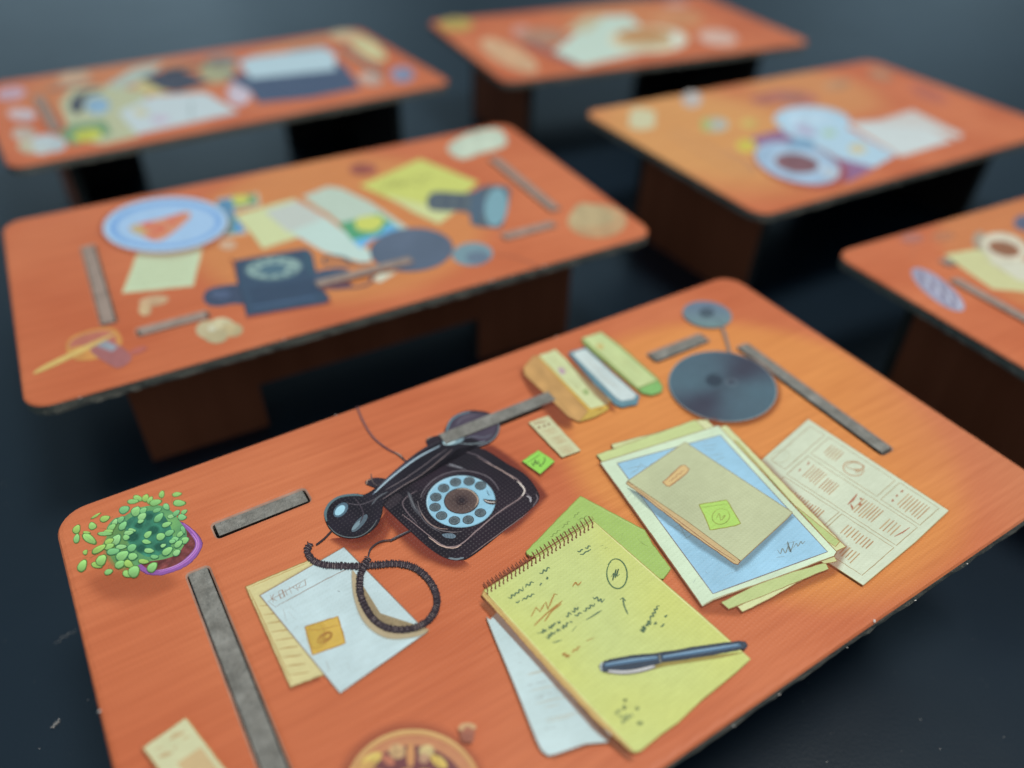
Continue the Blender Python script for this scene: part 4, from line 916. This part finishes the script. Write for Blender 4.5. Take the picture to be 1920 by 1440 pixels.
# ---- the four far desks: simple printed pictures, strongly blurred in the photograph
def pics(desk, V, items, seed):
    for i, (nm, shapes) in enumerate(items):
        a = Art(desk, nm, seed + i)
        for sh in shapes:
            if sh[0] == 'e': a.grad(el(V, *sh[1:6]), a.mot(sh[6], .05, .05), 3)
            elif sh[0] == 'p': a.poly(V(*sh[1]), sh[2])
            elif sh[0] == 's': a.soft(el(V, *sh[1:6]), 8, sh[6], .6)
            else: a.line(V(*sh[1]), sh[3], sh[2], smooth=True)
        a.done()
VE = View(1100, 80, 2.3415)
pics(E_, VE, [
 ('cream_card_picture', [('p', (190, 300, 225, 285, 300, 300, 300, 370, 240, 385, 185, 370), (206, 202, 166))]),
 ('lilac_note_picture', [('e', 462, 248, 44, 36, 0, (190, 182, 178))]),
 ('green_wrapper_picture', [('e', 565, 360, 58, 34, 0, (188, 186, 152)), ('e', 520, 360, 18, 30, 0, (170, 180, 110)), ('e', 585, 360, 30, 22, 0, (186, 186, 182))]),
 ('gold_coin_picture', [('e', 712, 355, 36, 20, 0, (204, 178, 100))]),
 ('brown_ring_picture', [('e', 900, 242, 120, 34, -5, (186, 116, 98)), ('e', 900, 242, 60, 16, -5, (160, 110, 96)), ('e', 780, 250, 60, 22, 0, (178, 110, 96))]),
 ('wood_knot_picture', [('e', 1290, 140, 55, 22, -15, (178, 130, 100)), ('e', 1100, 185, 60, 22, 10, (192, 142, 104))]),
 ('red_streak_picture', [('e', 1500, 225, 90, 26, -22, (184, 104, 84))]),
 ('purple_cloth_picture', [('p', (720, 420, 860, 378, 1000, 420, 1265, 552, 1150, 612, 1000, 600, 800, 500), (146, 106, 144))]),
 ('blue_plate_picture', [('e', 990, 342, 168, 62, -3, (176, 208, 230)), ('e', 985, 340, 110, 36, -3, (188, 214, 234))]),
 ('blue_envelope_picture', [('p', (850, 385, 1080, 340, 1360, 492, 1262, 548, 1080, 500), (178, 208, 228)), ('e', 1190, 466, 40, 22, 0, (206, 196, 160)), ('e', 960, 385, 50, 20, -20, (184, 182, 212)), ('e', 1065, 398, 30, 14, 0, (170, 200, 170))]),
 ('white_papers_picture', [('p', (1140, 352, 1290, 340, 1430, 296, 1650, 402, 1640, 422, 1480, 380), (204, 202, 200)), ('p', (1140, 352, 1480, 372, 1610, 430, 1380, 500), (206, 216, 218)), ('l', (1200, 360, 1400, 400, 1500, 412), (190, 190, 192), 3)]),
 ('star_picture', [('e', 700, 452, 42, 28, 0, (208, 194, 84))]),
 ('coffee_cup_picture', [('s', 940, 540, 205, 92, -14, (190, 90, 80)), ('e', 925, 528, 192, 84, -14, (160, 188, 216)), ('e', 945, 450, 60, 30, -5, (120, 158, 190)), ('e', 930, 522, 122, 58, -8, (176, 202, 226)), ('e', 922, 530, 98, 42, -8, (132, 94, 102)), ('e', 1070, 570, 40, 24, -14, (186, 200, 214))]),
 ('sheet_outline_picture', [('l', (370, 375, 520, 440, 640, 520, 740, 570), (186, 138, 104), 4), ('l', (350, 395, 480, 470, 640, 565, 720, 575), (196, 146, 104), 4), ('l', (600, 470, 700, 520, 742, 568), (176, 128, 110), 5)]),
], 100)
VC = View(0, 0, 2.2326)
pics(Cd, VC, [
 ('lilac_card_picture', [('e', 45, 392, 62, 26, 8, (196, 168, 184))]),
 ('white_popcorn_picture', [('e', 90, 480, 58, 26, -8, (198, 178, 180)), ('e', 120, 478, 24, 16, 0, (200, 198, 210))]),
 ('cream_popcorn_picture', [('e', 100, 560, 50, 28, 0, (196, 182, 170)), ('e', 135, 610, 60, 32, 0, (190, 184, 160))]),
 ('tissue_picture', [('e', 205, 600, 72, 36, -5, (190, 204, 210)), ('e', 175, 625, 34, 22, 0, (196, 208, 208))]),
 ('cream_paper_picture', [('p', (250, 430, 300, 370, 460, 360, 620, 380, 580, 570, 430, 605, 300, 580), (188, 192, 158))]),
 ('paper_tile_picture', [('e', 310, 325, 70, 24, 10, (204, 170, 140))]),
 ('green_card_picture', [('p', (245, 560, 300, 520, 440, 505, 470, 560, 300, 608), (118, 156, 118)), ('e', 366, 566, 60, 26, 6, (196, 200, 78))]),
 ('headphones_picture', [('l', (325, 475, 322, 430, 350, 395, 430, 375), (70, 76, 90), 22), ('e', 408, 442, 52, 36, 0, (140, 176, 204))]),
 ('teal_sheet_picture', [('p', (440, 360, 560, 285, 680, 262, 620, 330, 500, 372), (178, 192, 182))]),
 ('open_letter_picture', [('p', (495, 470, 640, 402, 860, 388, 1000, 470, 575, 562), (198, 212, 218)), ('e', 590, 470, 32, 16, 0, (206, 200, 160)), ('e', 670, 500, 40, 16, 0, (198, 186, 206)), ('l', (800, 420, 800, 500), (170, 186, 190), 5)]),
 ('yellow_strip_picture', [('p', (560, 360, 600, 335, 720, 380, 650, 400), (206, 192, 130))]),
 ('black_folder_picture', [('p', (585, 325, 740, 282, 880, 345, 740, 388, 680, 378), (66, 70, 86))]),
 ('olive_sheet_picture', [('e', 910, 300, 72, 46, 0, (172, 172, 136)), ('e', 930, 255, 70, 24, 0, (134, 134, 132))]),
 ('lilac_bag_picture', [('e', 1000, 392, 50, 48, -30, (200, 188, 202))]),
 ('gold_frame_picture', [('l', (1060, 225, 1200, 195, 1400, 150, 1500, 140), (206, 172, 120), 14)]),
 ('typewriter_picture', [('p', (940, 320, 1020, 310, 1400, 258, 1440, 270, 1510, 368, 1300, 410, 1080, 432, 1050, 385), (72, 88, 116)), ('p', (1000, 262, 1050, 240, 1360, 200, 1405, 230, 1402, 292, 1050, 330), (186, 212, 224))]),
 ('leaf_picture', [('e', 1540, 200, 90, 34, -32, (206, 200, 152)), ('e', 1440, 150, 60, 24, 0, (204, 178, 140))]),
 ('shell_picture', [('e', 1550, 330, 52, 26, -10, (196, 172, 160))]),
 ('blue_button_picture', [('e', 1685, 312, 48, 34, 0, (140, 148, 178))]),
], 140)
VD = View(780, 0, 2.5263)
pics(D, VD, [
 ('green_leaf_picture', [('e', 190, 115, 80, 32, 0, (186, 162, 86))]),
 ('cream_oval_picture', [('e', 442, 262, 150, 48, -27, (212, 174, 138)), ('e', 442, 262, 110, 22, -27, (206, 164, 126))]),
 ('pink_card_picture', [('e', 500, 150, 48, 30, 0, (206, 150, 136))]),
 ('grey_feather_picture', [('e', 600, 175, 110, 42, 0, (180, 136, 112)), ('p', (490, 200, 560, 195, 780, 305, 740, 312), (150, 96, 92))]),
 ('white_papers_picture', [('p', (650, 245, 860, 75, 1010, 72, 1180, 230, 1010, 262, 790, 312), (200, 220, 208)), ('p', (700, 150, 800, 80, 900, 70, 820, 150), (200, 190, 158))]),
 ('lidded_bowl_picture', [('e', 1100, 188, 188, 62, 0, (222, 216, 190)), ('e', 1100, 184, 168, 48, 0, (206, 192, 156)), ('e', 1075, 166, 125, 34, 0, (196, 144, 92)), ('e', 1235, 185, 26, 34, 0, (212, 216, 206))]),
 ('tan_sheet_picture', [('e', 1240, 85, 120, 42, 0, (206, 142, 98)), ('e', 1230, 20, 60, 12, 0, (196, 152, 140))]),
 ('white_napkin_picture', [('e', 1430, 178, 92, 36, -6, (214, 180, 166))]),
], 170)
VF = View(1500, 340, 2.5714)
pics(F_, VF, [
 ('pink_highlight_paint', [('s', 540, 275, 50, 18, 5, (200, 142, 134)), ('s', 690, 265, 50, 16, 5, (208, 150, 116))]),  # faint pinkish highlights on the board, painted as soft colour patches
 ('lamp_circle_picture', [('l', (540, 380, 560, 320, 680, 260, 800, 240), (192, 116, 84), 2), ('l', (620, 300, 800, 300, 860, 280), (190, 118, 84), 2)]),
 ('cream_sheet_picture', [('p', (695, 352, 860, 325, 1000, 380, 1250, 430, 1250, 560, 1040, 528, 930, 520, 800, 430), (206, 206, 156)), ('p', (900, 380, 1010, 380, 1250, 400, 1250, 470, 1060, 480), (212, 212, 194)), ('l', (860, 370, 950, 410, 1000, 450), (182, 168, 126), 2)]),
 ('coffee_cup_picture', [('e', 868, 282, 36, 40, 0, (172, 156, 138)), ('e', 985, 322, 116, 72, -14, (206, 204, 184)), ('e', 985, 322, 98, 56, -14, (222, 216, 196)), ('e', 985, 325, 80, 36, -14, (150, 104, 78))]),
 ('black_button_picture', [('e', 1090, 200, 60, 40, 0, (92, 100, 124))]),
 ('spring_picture', [('e', 665, 522, 158, 50, -38, (158, 158, 182))] + [('l', (566 + k * 26, 432 + k * 19, 590 + k * 26, 446 + k * 22, 590 + k * 26, 486 + k * 19), (196, 202, 220) if k % 2 else (120, 108, 128), 4) for k in range(8)]),
], 190)

# ---------------------------------------------------------------- fibres torn out of the board edges, lint on the table
def fleck(parent, name, loc, r, seed, flat=.5, mat=FIBRE):
    rn = random.Random(seed); vs = []; fs = []
    n = 7
    for k in range(n):
        t_ = 2 * math.pi * k / n; rr = r * rn.uniform(.5, 1.3)
        vs.append((loc[0] + rr * math.cos(t_), loc[1] + rr * math.sin(t_) * .7, loc[2] + rn.uniform(-.3, .3) * r))
    vs += [(loc[0], loc[1], loc[2] + r * flat), (loc[0], loc[1], loc[2] - r * flat)]
    for k in range(n): fs += [(k, (k + 1) % n, n), ((k + 1) % n, k, n + 1)]
    j = len(vs); d = Vector((rn.uniform(-1, 1), rn.uniform(-1, 1), rn.uniform(-.4, .6))).normalized() * r * 3
    c_ = Vector(loc); w_ = Vector((r * .12, r * .1, r * .15))
    vs += [tuple(c_ - w_), tuple(c_ + w_), tuple(c_ + d * .6 + Vector((0, 0, r * .4))), tuple(c_ + d)]
    fs += [(j, j + 1, j + 2), (j + 1, j + 3, j + 2)]
    return add_obj(name, vs, fs, [mat], None, parent)
for i, (px, r, dz) in enumerate((((1640, 1163), 2.9, -.001), ((1733, 1114), 2.4, -.016), ((1604, 1203), 2.0, -.016), ((1477, 1294), 2.0, -.015), ((1388, 1354), 2.3, -.014), ((1832, 1048), 1.8, -.014),
                                ((183, 1334), 3.0, -.001), ((629, 776), 2.2, -.001), ((1043, 630), 2.4, -.001), ((1536, 625), 1.5, -.001))):
    u, v = A.loc(px)
    u = max(-.4995 * S, min(.4995 * S, u)); vlim = WID / 2 * S
    if dz < -.01: v = -vlim - .0006 * S
    v = max(-vlim - .0008 * S, min(vlim - .0006 * S, v))
    fleck(A.board, 'torn_fibre', (u, v, dz * S), r / A.pxscale * S, i + 5)
for i, px in enumerate(((535, 640), (925, 526), (1028, 503), (150, 752))):
    u, v = B.loc(px); fleck(B.board, 'torn_fibre', (u, max(v, -WID / 2 * S - .0006 * S), -.004 * S), 2.6 / B.pxscale * S, i + 40)

def floor_pt(px):
    x = (px[0] - 960) / FPX; y = -(px[1] - 720) / FPX; d = FW + RT * x + UP * y
    return CAMPOS + d * (-CAMPOS.z / d.z)
def hair(px_pts, width, name, label):
    P = [floor_pt(p) + Vector((0, 0, .00025 + .0002 * math.sin(i * 1.3))) for i, p in enumerate(catmull(px_pts, 6))]
    vs, fs = [], []
    for i, p in enumerate(P):
        d = (P[min(i + 1, len(P) - 1)] - P[max(i - 1, 0)]).normalized(); n_ = Vector((-d.y, d.x, 0)); b_ = Vector((0, 0, 1))
        e = math.sin(math.pi * (i + .4) / (len(P) - .2)) * .7 + .3
        for k in range(5):
            t_ = 2 * math.pi * k / 5; vs.append(tuple(p + (n_ * math.cos(t_) + b_ * math.sin(t_)) * width * e))
        if i:
            for k in range(5): fs.append(((i - 1) * 5 + k, (i - 1) * 5 + (k + 1) % 5, i * 5 + (k + 1) % 5, i * 5 + k))
    o = add_obj(name, vs, fs, [FIBRE]); tag(o, label, 'lint')
hair([(97, 1368), (104, 1361), (109, 1356), (114, 1350)], .00016, 'lint_tuft', 'small white tuft of lint on the black table left of the nearest desk')
hair([(103, 1210), (118, 1198), (134, 1189), (146, 1183)], .000025, 'scratch_strand', 'faint curved scratch on the black table beside the nearest desk left edge, modelled as a strand')  # a scratch in the tabletop, stood in for by a thin strand
rn = random.Random(4); vs, fs = [], []
for k in range(34):
    p = floor_pt((rn.uniform(1400, 1920), rn.uniform(1100, 1440))) if k % 2 else floor_pt((rn.uniform(0, 180), rn.uniform(800, 1440)))
    r = rn.uniform(.00002, .00006); j = len(vs)
    for q in ((-1, -1, .1), (1, -.8, .2), (.9, 1, .1), (-.8, .9, .2), (0, 0, 1.3)): vs.append((p.x + q[0] * r, p.y + q[1] * r, .00001 + q[2] * r))
    fs += [(j, j + 1, j + 4), (j + 1, j + 2, j + 4), (j + 2, j + 3, j + 4), (j + 3, j, j + 4)]
o = add_obj('dust', vs, fs, [FIBRE]); tag(o, 'fine pale dust specks scattered on the black table', 'dust', kind='stuff')
